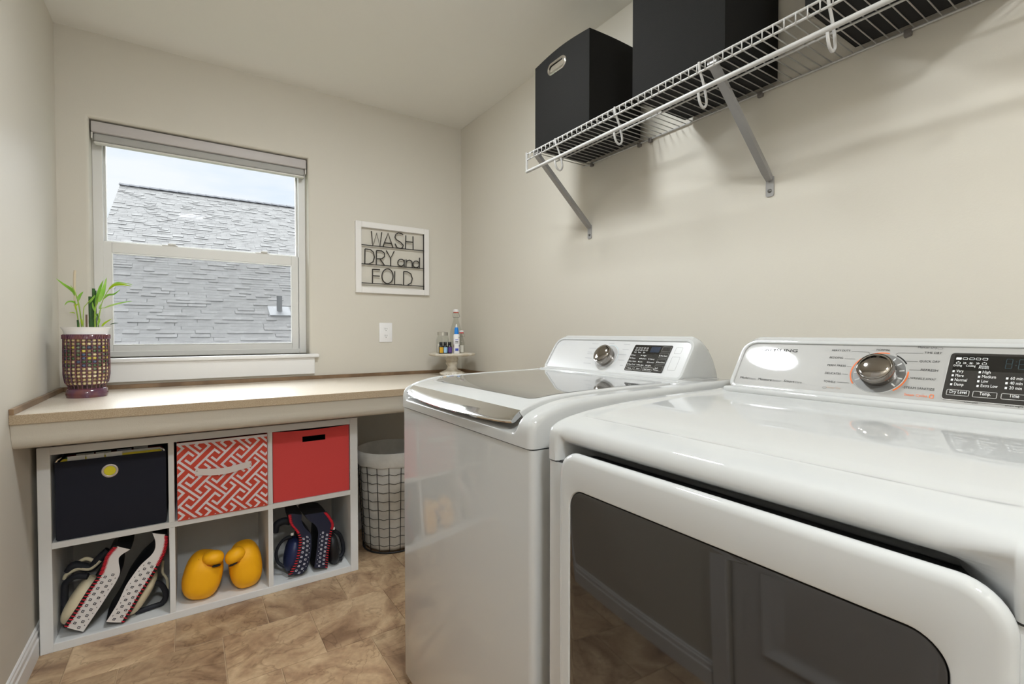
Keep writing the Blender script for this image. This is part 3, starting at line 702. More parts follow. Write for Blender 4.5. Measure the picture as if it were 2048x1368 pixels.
bm = BM(); tube(bm, [(HX+(hr(HZT)+.001)*math.cos(2*math.pi*i/48), HY+(hr(HZT)+.001)*math.sin(2*math.pi*i/48), HZT-.012) for i in range(48)], .003, 8, closed=True); obj('top_ring', bm, HW, hp, 60)

# ------------------------------------------------------------------ vase and bamboo
VX, VY = -.335, 2.520
vs_ = thing('vase', (VX, VY, CZ), 'purple brown netted glass vase with pebbles and a white rim, on the counter', 'vase')
VG = mat('purple_brown_glass', (112, 66, 66), .18, coat=.5, var=(30, (92, 56, 76), 3)); VB = mat('amber_core', (92, 66, 50), .5, var=(40, (60, 44, 40), 4))
def vr_(z):        # z above the counter
    K = [(0, .062), (.012, .065), (.030, .062), (.036, .054), (.044, .056), (.060, .066), (.09, .0705), (.15, .0705), (.22, .0695), (.245, .069)]
    for (a, ra), (b, rb_) in zip(K, K[1:]):
        if a <= z <= b: return ra+(rb_-ra)*(z-a)/(b-a)
    return K[-1][1]
bm = BM(); lathe(bm, [(vr_(z), z) for z in (0, .012, .030, .036)], (VX, VY, CZ), 48, True, True); obj('vase_foot', bm, VG, vs_, 50)
bm = BM(); lathe(bm, [(vr_(z)-.005, z) for z in (.034, .044, .052, .06, .075, .09, .15, .22, .248)], (VX, VY, CZ), 48, True, False); obj('vase_core', bm, VB, vs_, 60)
bm = BM(); NU, NRW = 26, 13
for i in range(NU):
    a = 2*math.pi*i/NU; tube(bm, [(VX+vr_(z)*math.cos(a), VY+vr_(z)*math.sin(a), CZ+z) for z in (.034, .044, .052, .06, .075, .09, .13, .18, .23, .246)], .0017, 6)
for j in range(NRW+1):
    z = .050+j*(.180/NRW); tube(bm, [(VX+(vr_(z)-.0005)*math.cos(2*math.pi*i/52), VY+(vr_(z)-.0005)*math.sin(2*math.pi*i/52), CZ+z) for i in range(52)], .0015, 6, closed=True)
obj('glass_net', bm, VG, vs_, 60)
bm = BM(); lathe(bm, [(.0675, .226), (.0715, .228), (.0715, .243), (.0675, .246)], (VX, VY, CZ), 48, False, False)
for i in range(60):
    a = 2*math.pi*i/60; tube(bm, [(VX+.072*math.cos(a-.02), VY+.072*math.sin(a-.02), CZ+.228), (VX+.072*math.cos(a+.03), VY+.072*math.sin(a+.03), CZ+.244)], .0018, 6)
obj('vase_collar', bm, VG, vs_, 60)
PICK = {(i, j): (random.choice((0, 1, 6, 7, 1, 0, 2)) if not 4 < j < 11 else random.choice((2, 3, 3, 2, 4, 5, 0, 7))) for j in range(NRW) for i in range(NU)}
peb_cols = [(214, 196, 150), (196, 172, 124), (120, 128, 104), (84, 104, 72), (206, 190, 90), (86, 96, 120), (228, 214, 180), (150, 128, 92)]
for ci, c in enumerate(peb_cols):
    bm = BM()
    for j in range(NRW):
        for i in range(NU):
            pick = PICK[(i, j)]
            if pick != ci: continue
            z = .050+(j+.5)*(.180/NRW); a = 2*math.pi*(i+.5)/NU; r_ = vr_(z)-.0045
            blob(bm, (VX+r_*math.cos(a), VY+r_*math.sin(a), CZ+z), (.0042, .0066, .0060), (0, 0, a), 2.2, 8, 6)
    obj('pebbles', bm, mat('pebble_%d' % ci, c, .4), vs_, 60, kind='stuff')
bm = BM(); lathe(bm, [(.0665, .246), (.0670, .252), (.0700, .262), (.0765, .273), (.0745, .2735), (.0680, .263), (.0640, .250), (.0640, .20)], (VX, VY, CZ), 48, False, True); obj('vase_rim', bm, mat('white_glaze', (236, 234, 234), .2), vs_, 60, label='white flared rim')
pl = thing('lucky_bamboo', (VX, VY, CZ+.24), 'lucky bamboo with cut stalks and bright green leaves growing in the vase', 'plant')
c4 = (100, 530, 9.772)
def pv(p, dy=0.): return at(100+p[0]/9.772, 530+p[1]/9.772, 1, VY+dy)
STK = mat('dark_bamboo', (52, 92, 36), .35, var=(30, (36, 66, 30), 3)); STKB = mat('brown_stem', (104, 82, 66), .6); LEAF = mat('leaf_green', (128, 178, 52), .4, var=(20, (160, 204, 84), 3)); LEAFP = mat('leaf_pale', (196, 214, 146), .4, var=(14, (150, 196, 84), 3)); LEAFY = mat('leaf_yellow_green', (178, 200, 44), .4); DRY = mat('dry_tip', (206, 190, 164), .7); LST = mat('young_stem', (150, 176, 70), .45)
def stalk(pts, r, m, dy=0., nodes=()):
    P_ = [pv(p, dy) for p in pts]; P_[0].z -= .05
    L = spline(P_, 8); rr = [r*(1.0+.12*max(math.exp(-((i/len(L)-q)/.02)**2) for q in nodes) if nodes else r) for i in range(len(L))] if nodes else r
    bm = BM(); tube(bm, L, rr, 10); obj('stalk', bm, m, pl, 50)
stalk([(800, 1200), (790, 900), (785, 615)], .0058, STK, -.01, (.62, .3)); stalk([(830, 1210), (850, 800), (852, 460)], .0050, STK, .02, (.5,))
stalk([(895, 1210), (890, 900), (888, 500)], .0032, STK, .03); stalk([(715, 1210), (712, 970)], .0030, STKB, -.02); stalk([(560, 1210), (545, 1150), (540, 1075)], .0030, STK, -.02)
stalk([(640, 1210), (600, 1020), (560, 760), (500, 560), (440, 440)], .0022, LST, 0); stalk([(590, 1100), (520, 900), (480, 700)], .0020, LST, .01); stalk([(475, 560), (480, 460), (475, 330)], .0030, DRY, .02); stalk([(470, 330), (480, 200), (490, 105)], .0040, DRY, .02)
stalk([(650, 1200), (655, 900), (720, 760), (880, 590)], .0015, LST, -.015); stalk([(880, 1200), (880, 900), (940, 650), (1000, 520)], .0025, LST, 0)
stalk([(950, 1210), (940, 1080), (930, 960)], .0022, STK, .02)
def leaf(pts, w, m, dy0=0., dy1=0., bend=.25):
    n = len(pts); L = spline([pv(p, dy0+(dy1-dy0)*i/(n-1)) for i, p in enumerate(pts)], 6)
    bm = BM(); N = len(L); side = []
    for i, p in enumerate(L):
        t = (L[min(i+1, N-1)]-L[max(i-1, 0)]).normalized(); s = t.cross(Vector((0, -1, .35))).normalized(); up = s.cross(t)
        f = i/(N-1); ww = w*max(.04, math.sin(math.pi*min(1, (f*.92+.06))**.8))
        side.append([p-s*ww+up*ww*bend, p, p+s*ww+up*ww*bend])
    vv = [[bm.verts.new(q) for q in r_] for r_ in side]
    for a, b in zip(vv, vv[1:]):
        for k in range(2): bm.faces.new((a[k], a[k+1], b[k+1], b[k]))
    bmesh.ops.solidify(bm, geom=bm.faces[:], thickness=.0006)
    obj('leaf', bm, m, pl, 60)
leaf([(480, 560), (400, 470), (270, 380), (120, 265)], .0052, LEAF, 0, -.03)
leaf([(480, 600), (440, 480), (400, 390)], .0035, LEAFP, .01, .03); leaf([(545, 700), (580, 610), (650, 520)], .0055, LEAFP, 0, -.02)
leaf([(500, 750), (430, 715), (340, 725), (285, 790)], .0035, LEAF, 0, -.02); leaf([(490, 945), (440, 930), (375, 935)], .0022, LEAFY, 0, -.02)
leaf([(560, 760), (500, 800), (510, 900)], .003, LEAFY, 0, 0); leaf([(610, 1050), (620, 1110), (640, 1190)], .0030, LEAFY, -.02, -.03)
leaf([(900, 800), (930, 640), (980, 450), (1040, 300)], .0062, LEAF, 0, .03); leaf([(960, 720), (1010, 600), (1060, 440), (1105, 250)], .0075, LEAFP, -.02, -.04)
leaf([(1150, 475), (1250, 400), (1400, 385), (1600, 415)], .0052, LEAFY, .0, -.05); leaf([(1180, 430), (1300, 355), (1450, 360), (1615, 385)], .0040, LEAFP, .02, -.03)
leaf([(1040, 670), (1130, 590), (1250, 570), (1370, 480)], .0042, LEAF, .0, .03); leaf([(1060, 840), (1200, 790), (1400, 740), (1610, 705)], .0036, LEAFP, 0, -.05)
leaf([(1010, 1200), (1080, 1130), (1210, 1050)], .0036, LEAFY, -.03, -.05); leaf([(930, 1180), (960, 1090), (970, 1040)], .0040, LEAF, 0, .0); leaf([(870, 900), (840, 800), (830, 720)], .003, LEAF, -.02, -.02)
leaf([(880, 590), (820, 680), (760, 760)], .003, LEAF, -.02, -.03); leaf([(960, 860), (990, 800), (1020, 740)], .0036, LEAFP, -.01, -.03); leaf([(1180, 1160), (1260, 1140), (1340, 1135)], .002, STK, .02, .0); leaf([(870, 1080), (890, 1000), (950, 940)], .0034, LEAF, .01, .02)
stalk([(940, 900), (1010, 760), (1100, 560), (1160, 470)], .0014, LST, 0); stalk([(930, 960), (980, 880), (1070, 838)], .0013, LST, 0)

# ------------------------------------------------------------------ word sign
sg = thing('wall_sign', (1.018, 2.77, 1.360), 'white framed wall sign reading WASH DRY and FOLD', 'sign')
SGX0, SGX1, SGZ0, SGZ1 = .789, 1.237, 1.357, 1.763
SGW = mat('white_painted_wood', (226, 222, 218), .5, bump=(80, .1))
for nm, a in (('frame_bar', (SGX0, SGX0+.033, 2.762, YB, SGZ0, SGZ1)), ('frame_bar', (SGX1-.033, SGX1, 2.762, YB, SGZ0, SGZ1)), ('frame_bar', (SGX0+.033, SGX1-.033, 2.762, YB, SGZ0, SGZ0+.033)), ('frame_bar', (SGX0+.033, SGX1-.033, 2.762, YB, SGZ1-.033, SGZ1))):
    bxo(nm, SGW, sg, *a, .002, 1)
LET = mat('black_metal', (44, 40, 36), .45); SY = 2.7645
def sv(p): return at(700+p[0]/7.6, 430+p[1]/7.6, 1, SY)
for a, b in (((183, 447), (1120, 547)), ((180, 739), (1115, 815)), ((180, 1028), (1115, 1085))):
    A, B = sv(a), sv(b); z = (A.z+B.z)/2; bxo('rail', LET, sg, SGX0+.030, SGX1-.030, SY-.0015, SY+.004, z-.0022, z+.0022)
bxo('rail', LET, sg, SGX1-.036, SGX1-.033, SY-.001, SY+.010, SGZ0+.033, SGZ1-.033)
def circ(c, rx, ry, n=24): return [(c[0]+rx*math.cos(2*math.pi*i/n), c[1]+ry*math.sin(2*math.pi*i/n)) for i in range(n+1)]
letters = [
 [[(325, 245), (347, 470), (405, 275), (455, 478), (483, 262)]], [[(497, 488), (578, 275), (655, 500)], [(530, 425), (630, 432)]],
 [[(808, 300), (775, 280), (735, 272), (695, 295), (683, 335), (705, 375), (770, 415), (810, 460), (800, 495), (765, 510), (715, 495), (683, 435)]],
 [[(848, 310), (843, 520)], [(957, 325), (960, 530)], [(848, 405), (957, 415)]],
 [[(228, 515), (225, 738), (290, 745), (350, 710), (372, 640), (355, 565), (310, 525), (228, 515)]],
 [[(402, 540), (400, 755)], [(402, 540), (480, 545), (525, 580), (525, 630), (485, 665), (402, 665)], [(455, 668), (525, 765)]],
 [[(550, 540), (618, 655), (672, 550)], [(618, 655), (618, 772)]],
 [circ((775, 725), 50, 52), [(825, 680), (825, 790)]], [[(853, 675), (850, 795)], [(853, 720), (870, 695), (905, 685), (940, 705), (945, 740), (945, 800)]], [circ((1005, 750), 48, 50), [(1057, 650), (1055, 805)]],
 [[(343, 820), (343, 1035)], [(343, 825), (455, 832)], [(343, 922), (452, 930)]], [circ((570, 930), 85, 112)], [[(680, 855), (678, 1055), (790, 1062)]],
 [[(815, 860), (815, 1065), (870, 1070), (930, 1030), (948, 965), (925, 895), (870, 862), (815, 860)]]]
for L in letters:
    bm = BM()
    for s in L: tube(bm, [sv(p) for p in s], .0034, 6)
    obj('letter', bm, LET, sg)

# ------------------------------------------------------------------ wall outlet
ol = thing('wall_outlet', (.965, YB, 1.073), 'white duplex electrical outlet on the back wall below the sign', 'outlet')
OW = mat('white_plastic', (232, 230, 230), .3)
bxo('cover_plate', OW, ol, .926, 1.004, YB-.006, YB, 1.073, 1.187, .003, 2)
for z in (1.110, 1.150):
    bm = BM(); loft(bm, [[(.965+x, yy, z+zz) for x, zz in rrect(-.016, .016, -.014, .014, .010)] for yy in (YB-.006, YB-.008)], True, False, True)
    re = obj('receptacle', bm, OW, ol, 40)
    bm = BM(); box(bm, .9585, .9605, YB-.0084, YB-.0079, z-.003, z+.007); box(bm, .9695, .9715, YB-.0084, YB-.0079, z-.002, z+.006); lathe(bm, [(.0022, 0)], (0, 0, 0), 10, True, False) if False else None
    box(bm, .963, .967, YB-.0084, YB-.0079, z-.010, z-.006, .001, 1); obj('slots', bm, BLACKP, re)

# ------------------------------------------------------------------ cake stand and bottles
SX, SYY = 1.300, 2.583
ck = thing('cake_stand', (SX, SYY, CZ), 'white distressed pedestal cake stand in the corner of the counter', 'cake stand')
CKM = mat('distressed_white', (222, 216, 204), .7, var=(24, (196, 184, 164), 5), bump=(60, .4))
bm = BM(); lathe(bm, [(.001, .0), (.066, 0), (.072, .006), (.070, .016), (.060, .022)], (SX, SYY, CZ), 40)
for i in range(30):
    a = 2*math.pi*i/30; blob(bm, (SX+.069*math.cos(a), SYY+.069*math.sin(a), CZ+.012), (.006, .006, .006), nu=8, nv=6)
obj('beaded_base', bm, CKM, ck, 50)
bm = BM(); lathe(bm, [(.060, .020), (.046, .028), (.033, .034), (.028, .044), (.026, .052), (.031, .060), (.037, .070), (.035, .080), (.032, .086), (.038, .090), (.038, .098), (.034, .108), (.034, .1135)], (SX, SYY, CZ), 36); obj('pedestal', bm, CKM, ck, 50)
PT = .131
bm = BM(); lathe(bm, [(.001, .1135), (.10, .1135), (.128, .116), (.137, .122), (.137, .128), (.132, PT), (.001, PT)], (SX, SYY, CZ), 56); obj('plate', bm, CKM, ck, 40)
TZ = CZ+PT
CLR = bpy.data.materials.new('clear_glass'); CLR.use_nodes = True
ct_ = CLR.node_tree; ct_.nodes.clear(); co_ = ct_.nodes.new('ShaderNodeOutputMaterial'); c1_ = ct_.nodes.new('ShaderNodeBsdfTransparent'); c2_ = ct_.nodes.new('ShaderNodeBsdfGlossy'); cm_ = ct_.nodes.new('ShaderNodeMixShader'); fr_ = ct_.nodes.new('ShaderNodeLayerWeight'); pw_ = ct_.nodes.new('ShaderNodeMath'); pw_.operation = 'POWER'; pw_.inputs[1].default_value = 4.; ad_ = ct_.nodes.new('ShaderNodeMath'); ad_.operation = 'MULTIPLY_ADD'; ad_.inputs[1].default_value = .45; ad_.inputs[2].default_value = .03
ct_.links.new(fr_.outputs['Facing'], pw_.inputs[0]); ct_.links.new(pw_.outputs[0], ad_.inputs[0]); c2_.inputs['Roughness'].default_value = .02; c1_.inputs['Color'].default_value = (.965, .97, .96, 1)
ct_.links.new(ad_.outputs[0], cm_.inputs[0]); ct_.links.new(c1_.outputs[0], cm_.inputs[1]); ct_.links.new(c2_.outputs[0], cm_.inputs[2]); ct_.links.new(cm_.outputs[0], co_.inputs['Surface'])
def on_stand(px, y): return at(px, 700, 1, y).x
# jar
jx, jy = on_stand(885.5, 2.60), 2.60
j = thing('glass_jar', (jx, jy, TZ), 'clear glass jar with a metal lid, half full of white powder, on the cake stand', 'jar')
bm = BM(); lathe(bm, [(.034, .0), (.0365, .004), (.0365, .080), (.032, .096), (.029, .102), (.029, .112), (.027, .112), (.027, .102), (.034, .080), (.034, .006)], (jx, jy, TZ), 28, True, False); obj('glass', bm, CLR, j, 50)
bm = BM(); lathe(bm, [(.001, .004), (.0335, .004), (.0335, .052), (.020, .060), (.001, .056)], (jx, jy, TZ), 24); obj('contents', bm, mat('white_powder', (222, 216, 208), .9), j, 50)
bm = BM(); lathe(bm, [(.0305, .104), (.0305, .124), (.028, .126), (.001, .126)], (jx, jy, TZ), 28, False); obj('lid', bm, mat('jar_lid', (190, 186, 176), .3, metal=.7), j, 40)
# small oil bottles
for px, lc, lab in ((882.0, (206, 158, 40), 'small dark bottle with a yellow label, left of the three on the cake stand'), (890.3, (150, 190, 222), 'small dark bottle with a light blue label, middle of the three'), (899.3, (88, 60, 130), 'small dark bottle with a purple label, right of the three')):
    y = 2.525; x = on_stand(px, y)
    b = thing('oil_bottle', (x, y, TZ), lab, 'bottle', 'three small oil bottles on the cake stand')
    bm = BM(); lathe(bm, [(.001, 0), (.0128, 0), (.0135, .002), (.0135, .040), (.009, .047), (.0075, .050)], (x, y, TZ), 20); obj('glass', bm, mat('dark_glass', (30, 34, 32), .15, coat=.5), b, 50)
    bm = BM(); lathe(bm, [(.0095, .0465), (.0098, .048), (.0098, .066), (.009, .067), (.001, .067)], (x, y, TZ), 20); obj('cap', bm, BLACKP, b, 40)
    bm = BM(); arc = [(-150+120*i/14) for i in range(15)]
    loft(bm, [[(x+.0138*math.cos(R(a)), y+.0138*math.sin(R(a)), TZ+z) for a in arc] for z in (.006, .038)], False); obj('paper_label', bm, mat('label_%d' % lc[0], lc, .6), b, 60)
# tall swing top bottle
x, y = on_stand(912.0, 2.625), 2.625
b = thing('swing_top_bottle', (x, y, TZ), 'tall clear swing top bottle with a white stopper on the cake stand', 'bottle')
bm = BM(); lathe(bm, [(.034, 0), (.0365, .004), (.0365, .120), (.033, .140), (.020, .180), (.0150, .200), (.0150, .232), (.018, .234), (.018, .242), (.013, .242), (.013, .200), (.031, .138), (.034, .118), (.034, .006)], (x, y, TZ), 28, True, False); obj('glass', bm, CLR, b, 50)
bm = BM(); lathe(bm, [(.012, .244), (.0165, .246), (.0175, .254), (.013, .262), (.001, .264)], (x, y, TZ), 24); obj('stopper', bm, OW, b, 50)
bm = BM(); lathe(bm, [(.013, .2405), (.016, .2405), (.016, .2455), (.013, .2455)], (x, y, TZ), 24); obj('gasket', bm, mat('red_rubber', (186, 74, 50), .6), b, 50)
bm = BM(); tube(bm, [(x+.0165*math.cos(2*math.pi*i/24), y+.0165*math.sin(2*math.pi*i/24), TZ+.214) for i in range(24)], .0014, 6, closed=True)
for s in (-1, 1): tube(bm, [(x+s*.017, y, TZ+.212), (x+s*.023, y-.006, TZ+.218), (x+s*.020, y, TZ+.236), (x+s*.012, y, TZ+.256)], .0013, 6)
obj('wire_bail', bm, mat('steel_wire', (140, 136, 130), .3, metal=1), b, 60)
# dropper bottle with blue cap
x, y = on_stand(913.0, 2.515), 2.515
b = thing('squeeze_bottle', (x, y, TZ), 'white squeeze bottle with a pointed blue cap, at the front of the cake stand', 'bottle')
bm = BM(); lathe(bm, [(.001, 0), (.017, 0), (.0185, .003), (.0185, .100), (.017, .108), (.012, .113), (.011, .118)], (x, y, TZ), 28); obj('body', bm, OW, b, 50)
bm = BM(); lathe(bm, [(.0125, .113), (.0130, .116), (.0115, .140), (.0090, .151), (.001, .152)], (x, y, TZ), 24); obj('cap', bm, mat('blue_plastic', (24, 126, 214), .35), b, 40)
bm = BM(); lathe(bm, [(.005, .152), (.0042, .162), (.0020, .171), (.001, .171)], (x, y, TZ), 14); obj('nozzle', bm, OW, b, 50)
def cyl_patch(bm, x, y, r, a0, a1, z0, z1):
    arc = [a0+(a1-a0)*i/6 for i in range(7)]; loft(bm, [[(x+r*math.cos(R(a)), y+r*math.sin(R(a)), TZ+z) for a in arc] for z in (z0, z1)], False)
bm = BM(); cyl_patch(bm, x, y, .0188, -140, -80, .016, .030); cyl_patch(bm, x, y, .0188, -138, -88, .078, .082); cyl_patch(bm, x, y, .0188, -70, -55, .040, .050); obj('print_blue', bm, mat('blue_ink', (60, 80, 176), .5), b, kind='stuff')
bm = BM(); cyl_patch(bm, x, y, .0188, -140, -84, .068, .072); cyl_patch(bm, x, y, .0188, -142, -82, .060, .063); cyl_patch(bm, x, y, .0188, -72, -58, .090, .096); obj('print_dark', bm, INK, b)
bm = BM(); cyl_patch(bm, x, y, .0188, -178, -166, .036, .052); cyl_patch(bm, x, y, .0188, -60, -52, .012, .020); obj('print_red', bm, mat('red_ink', (150, 50, 60), .5), b)
# small swing bottle
x, y = on_stand(923.0, 2.555), 2.555
b = thing('swing_top_bottle', (x, y, TZ), 'short clear bottle with a white and red stopper, right of the squeeze bottle', 'bottle')
bm = BM(); lathe(bm, [(.016, 0), (.0175, .003), (.0175, .062), (.015, .074), (.0095, .092), (.0095, .116), (.0080, .116), (.0080, .092), (.0155, .062), (.0155, .005)], (x, y, TZ), 24, True, False); obj('glass', bm, CLR, b, 50)
bm = BM(); lathe(bm, [(.001, .004), (.0152, .004), (.0152, .046), (.001, .046)], (x, y, TZ), 20); obj('contents', bm, mat('white_powder', (222, 216, 208), .9), b, 50)
bm = BM(); lathe(bm, [(.0095, .117), (.0125, .117), (.0125, .123), (.0095, .123)], (x, y, TZ), 20); obj('gasket', bm, mat('red_cap', (200, 40, 44), .5), b, 50)
bm = BM(); lathe(bm, [(.010, .123), (.0125, .126), (.0115, .133), (.001, .136)], (x, y, TZ), 20); obj('stopper', bm, OW, b, 50)
bm = BM()
tube(bm, [(x+.012, y-.004, TZ+.100), (x+.019, y-.008, TZ+.098), (x+.016, y-.002, TZ+.110), (x+.010, y, TZ+.126)], .0011, 6); tube(bm, [(x+.0105*math.cos(2*math.pi*i/16), y+.0105*math.sin(2*math.pi*i/16), TZ+.1) for i in range(16)], .0010, 6, closed=True)
obj('wire_bail', bm, 'steel_wire', b, 60)

# ------------------------------------------------------------------ washer and dryer
XB = 1.27                                     # back of both machines
def machine_body(root, yn, yf, zt, m):
    bm = BM(); o = rrect(.564, XB, yn, yf, (.016, .006, .006, .016), 5)
    rings = [[(x, y, z) for x, y in o] for z in (.046, zt)]
    low = [(.5655+(x-.564)*.998, yn+.001+(y-yn)*(yf-yn-.002)/(yf-yn), .040) for x, y in o]
    loft(bm, [low]+rings, True, True, True); obj('cabinet', bm, m, root, 40)
    for fx in (.62, XB-.06):
        for fy in (yn+.06, yf-.06):
            bm = BM(); lathe(bm, [(.001, 0), (.022, 0), (.022, .012), (.010, .014), (.010, .041)], (fx, fy, 0), 16); obj('levelling_foot', bm, BLACKP, root, 40)
def profile(ctrl):                            # hermite curve with tangents per arc length, so uneven spacing never folds
    P_ = [Vector((x, 0, z)) for x, z in ctrl]; n = len(P_); D = []
    for i in range(n):
        a = (P_[i]-P_[i-1]).normalized() if i else None; b = (P_[i+1]-P_[i]).normalized() if i < n-1 else None
        D.append((a+b)*.5 if a and b else (a or b))
    out = []
    for i in range(n-1):
        h = (P_[i+1]-P_[i]).length
        for k in range(4):
            t = k/4; out.append(P_[i]*(2*t**3-3*t*t+1)+D[i]*h*(t**3-2*t*t+t)+P_[i+1]*(-2*t**3+3*t*t)+D[i+1]*h*(t**3-t*t))
    return out+[P_[-1]]
def top_cover(root, Fc, Cc, yn, yf, wfun, r, m, zs, ycols):
    Fp, Cp = profile(Fc), profile(Cc); n = len(Fp)
    ys = []
    for t in (0, .0012, .004, .008, .012, r): ys += [(yn+t, r-math.sqrt(max(0, r*r-(r-t)**2))), (yf-t, r-math.sqrt(max(0, r*r-(r-t)**2)))]
    ys += [(y, 0.) for y in ycols]
    rings = []
    for y, d in sorted(ys):
        w = wfun(y); pr = [a.lerp(b, w) for a, b in zip(Fp, Cp)]; rg = []
        for i, p in enumerate(pr):
            t = (pr[min(i+1, n-1)]-pr[max(i-1, 0)]).normalized(); nn = Vector((-t.z, 0, t.x))
            q = p-nn*d
            rg.append((q.x, y, max(q.z, zs)))
        rg.append((XB, y, zs))
        rings.append(rg)
    bm = BM(); loft(bm, rings, True, True, True); return obj('top_cover', bm, m, root, 50)
def frange(a, b, s):
    out = []; x = a
    while x < b-1e-9: out.append(x); x += s
    return out
FB = Vector((1.100, 0, 1.000)); FT = Vector((.561, 0, .827)); FN = Vector((-.827, 0, .561))
def face(ymax, h0=0.):
    def P(u, v, h=0.): return FB+FT*v+FN*(h+h0+.0015*max(0., 1-((v-.0672)/.0672)**2))+Vector((0, ymax-u, 0))     # the panel bows out slightly
    return P
def fuv(px, py, ymax, h=0.):
    d = ray(px, py); B2 = FB+FN*h; t = (B2-CAM).dot(FN)/d.dot(FN); q = CAM+d*t
    return ymax-q.y, (q-B2).dot(FT)
def sheet(bm, P, u0, u1, v0, v1, rb, rt, h, n=24):      # rounded sheet that follows the bowed panel
    rows = []
    for k in range(n+1):
        v = v0+(v1-v0)*(.5-.5*math.cos(math.pi*k/n)); e = 0.
        for q, r_ in ((v-v0, rb), (v1-v, rt)):
            if q < r_: e = max(e, r_-math.sqrt(max(0., r_*r_-(r_-q)**2)))
        rows.append([P(u0+e+(u1-u0-2*e)*j/8, v, h) for j in range(9)])
    loft(bm, rows, False); return bm
CO = dict(u0=-.014, u1=.594, v0=-.002, v1=.1365)
def console(root, ymax, shell, panel):
    P = face(ymax)
    def out(d): return rrect(CO['u0']+d, CO['u1']-d, CO['v0']+d, CO['v1']-d, [max(.004, q-d) for q in (.020, .020, .036, .036)], 8)
    o0 = out(0)
    rings = [[P(u, v, -.0040) for u, v in out(.0105)], [P(u, v, -.0005) for u, v in out(.0100)], [P(u, v, .0005) for u, v in out(.0085)], [P(u, v, 0) for u, v in out(.002)], [P(u, v, -.003) for u, v in o0]]
    for (bx, bz), (tx, tz) in (((1.138, .992), (1.192, 1.1185)), ((1.170, .992), (1.212, 1.112)), ((1.200, .992), (1.235, 1.092)), ((1.230, .992), (1.253, 1.058)), ((1.255, .992), (1.2635, 1.020)), ((1.264, .992), (1.266, .998))):
        rg = []
        for u, v in o0:
            f = (v-CO['v0'])/(CO['v1']-CO['v0']); rg.append((bx+(tx-bx)*f, ymax-u, bz+(tz-bz)*f))
        rings.append(rg)
    bm = BM(); loft(bm, rings, True, False, True); c = obj('console', bm, shell, root, 45)
    obj('control_panel', sheet(BM(), P, CO['u0']+.0103, CO['u1']-.0103, CO['v0']+.0103, CO['v1']-.0103, .0097, .0257, -.0036, 32), panel, root, 60)
    bxo('console_ledge', shell, root, 1.084, XB-.002, ymax-CO['u1']-.004, ymax-CO['u0']+.004, .984, 1.0005, .006, 3)
    return c
def disc_parts(root, P, cu, cv, rplate, rknob, hk, dark):
    n = 48
    def rg(r, h): return [P(cu+r*math.cos(2*math.pi*k/n), cv+r*math.sin(2*math.pi*k/n), h) for k in range(n)]
    bm = BM(); loft(bm, [rg(rplate+.0012, -.0034), rg(rplate+.0006, -.0022), rg(rplate, -.0032)], True); obj('dial_rim', bm, mat('pale_rim', (226, 226, 224), .2, metal=.3), root, 50)
    bm = BM(); loft(bm, [rg(rplate*q, -.0032) for q in (1, .9, .8, .7, .6, .5)], True); obj('dial_plate', bm, dark, root, 60)
    bm = BM(); loft(bm, [rg(rknob*.98, -.003), rg(rknob*.98, .004), rg(rknob*1.05, .005), rg(rknob*1.05, hk*.45), rg(rknob*1.02, hk*.80), rg(rknob*.985, hk*.92), rg(rknob*.955, hk*.93), rg(rknob*.94, hk*.90), rg(rknob*.92, hk*.96), rg(rknob*.75, hk*1.08), rg(rknob*.5, hk*1.16), rg(rknob*.25, hk*1.20), rg(.0005, hk*1.21)], True, False, True)
    obj('knob', bm, mat('dark_chrome', (150, 144, 138), .07, metal=1), root, 45)
def arc_band(bm, P, cu, cv, r0, r1, a0, a1, h=-.0030):
    n = max(3, int(abs(a1-a0)/5)); A = [R(a0+(a1-a0)*k/n) for k in range(n+1)]
    loft(bm, [[P(cu+r*math.cos(a), cv+r*math.sin(a), h) for a in A] for r in (r0, r1)], False)
def line_uv(bm, P, a, b, w, h=-.0030):
    a = Vector((a[0], a[1])); b = Vector((b[0], b[1])); d = (b-a).normalized(); s = Vector((-d.y, d.x))*w/2
    poly(bm, [P(*(a-s), h), P(*(b-s), h), P(*(b+s), h), P(*(a+s), h)])
def frame_uv(bm, P, u0, u1, v0, v1, r, w, h=-.0026):
    A = rrect(u0, u1, v0, v1, r, 4); B = rrect(u0+w, u1-w, v0+w, v1-w, max(.0003, r-w), 4)
    loft(bm, [[P(u, v, h) for u, v in A], [P(u, v, h) for u, v in B]], True)

# ---- washer
WN, WF = .770, 1.468
wa = thing('washing_machine', ((.564+XB)/2, (WN+WF)/2, 0), 'white top loading washing machine with a chrome lid handle and smoked glass lid', 'washer')
machine_body(wa, WN, WF, .8935, ENAMEL)
bxo('cabinet_seam', mat('seam_shadow', (60, 60, 60), .6), wa, .570, XB-.004, WN+.005, WF-.005, .890, .8975)
FW_ = [(.560, .8965), (.560, .915), (.5605, .930), (.564, .946), (.574, .9575), (.595, .968), (.625, .977), (.66, .984), (.71, .988), (.80, .9905), (.95, .993), (1.075, .995), (1.085, .996), (XB, .997)]
CW_ = [(.560, .8965), (.560, .910), (.5615, .919), (.570, .9235), (.588, .926), (.602, .930), (.611, .940), (.616, .953), (.624, .962), (.66, .966), (.80, .969), (1.068, .970), (1.078, .994), (XB, .997)]
def wW(y): return ss((y-.812)/.024)*ss((1.452-y)/.024)
cols = frange(WN+.018, .86, .004)+frange(.86, 1.41, .05)+frange(1.41, WF-.017, .004)
top_cover(wa, FW_, CW_, WN, WF, wW, .016, ENAMEL, .8965, cols)
Fprof = [p for p in profile(FW_)]
def fz(x, prof=Fprof):
    for a, b in zip(prof[8:], prof[9:]):
        if a.x <= x <= b.x and b.x > a.x: return a.z+(b.z-a.z)*(x-a.x)/(b.x-a.x)
    return prof[-1].z
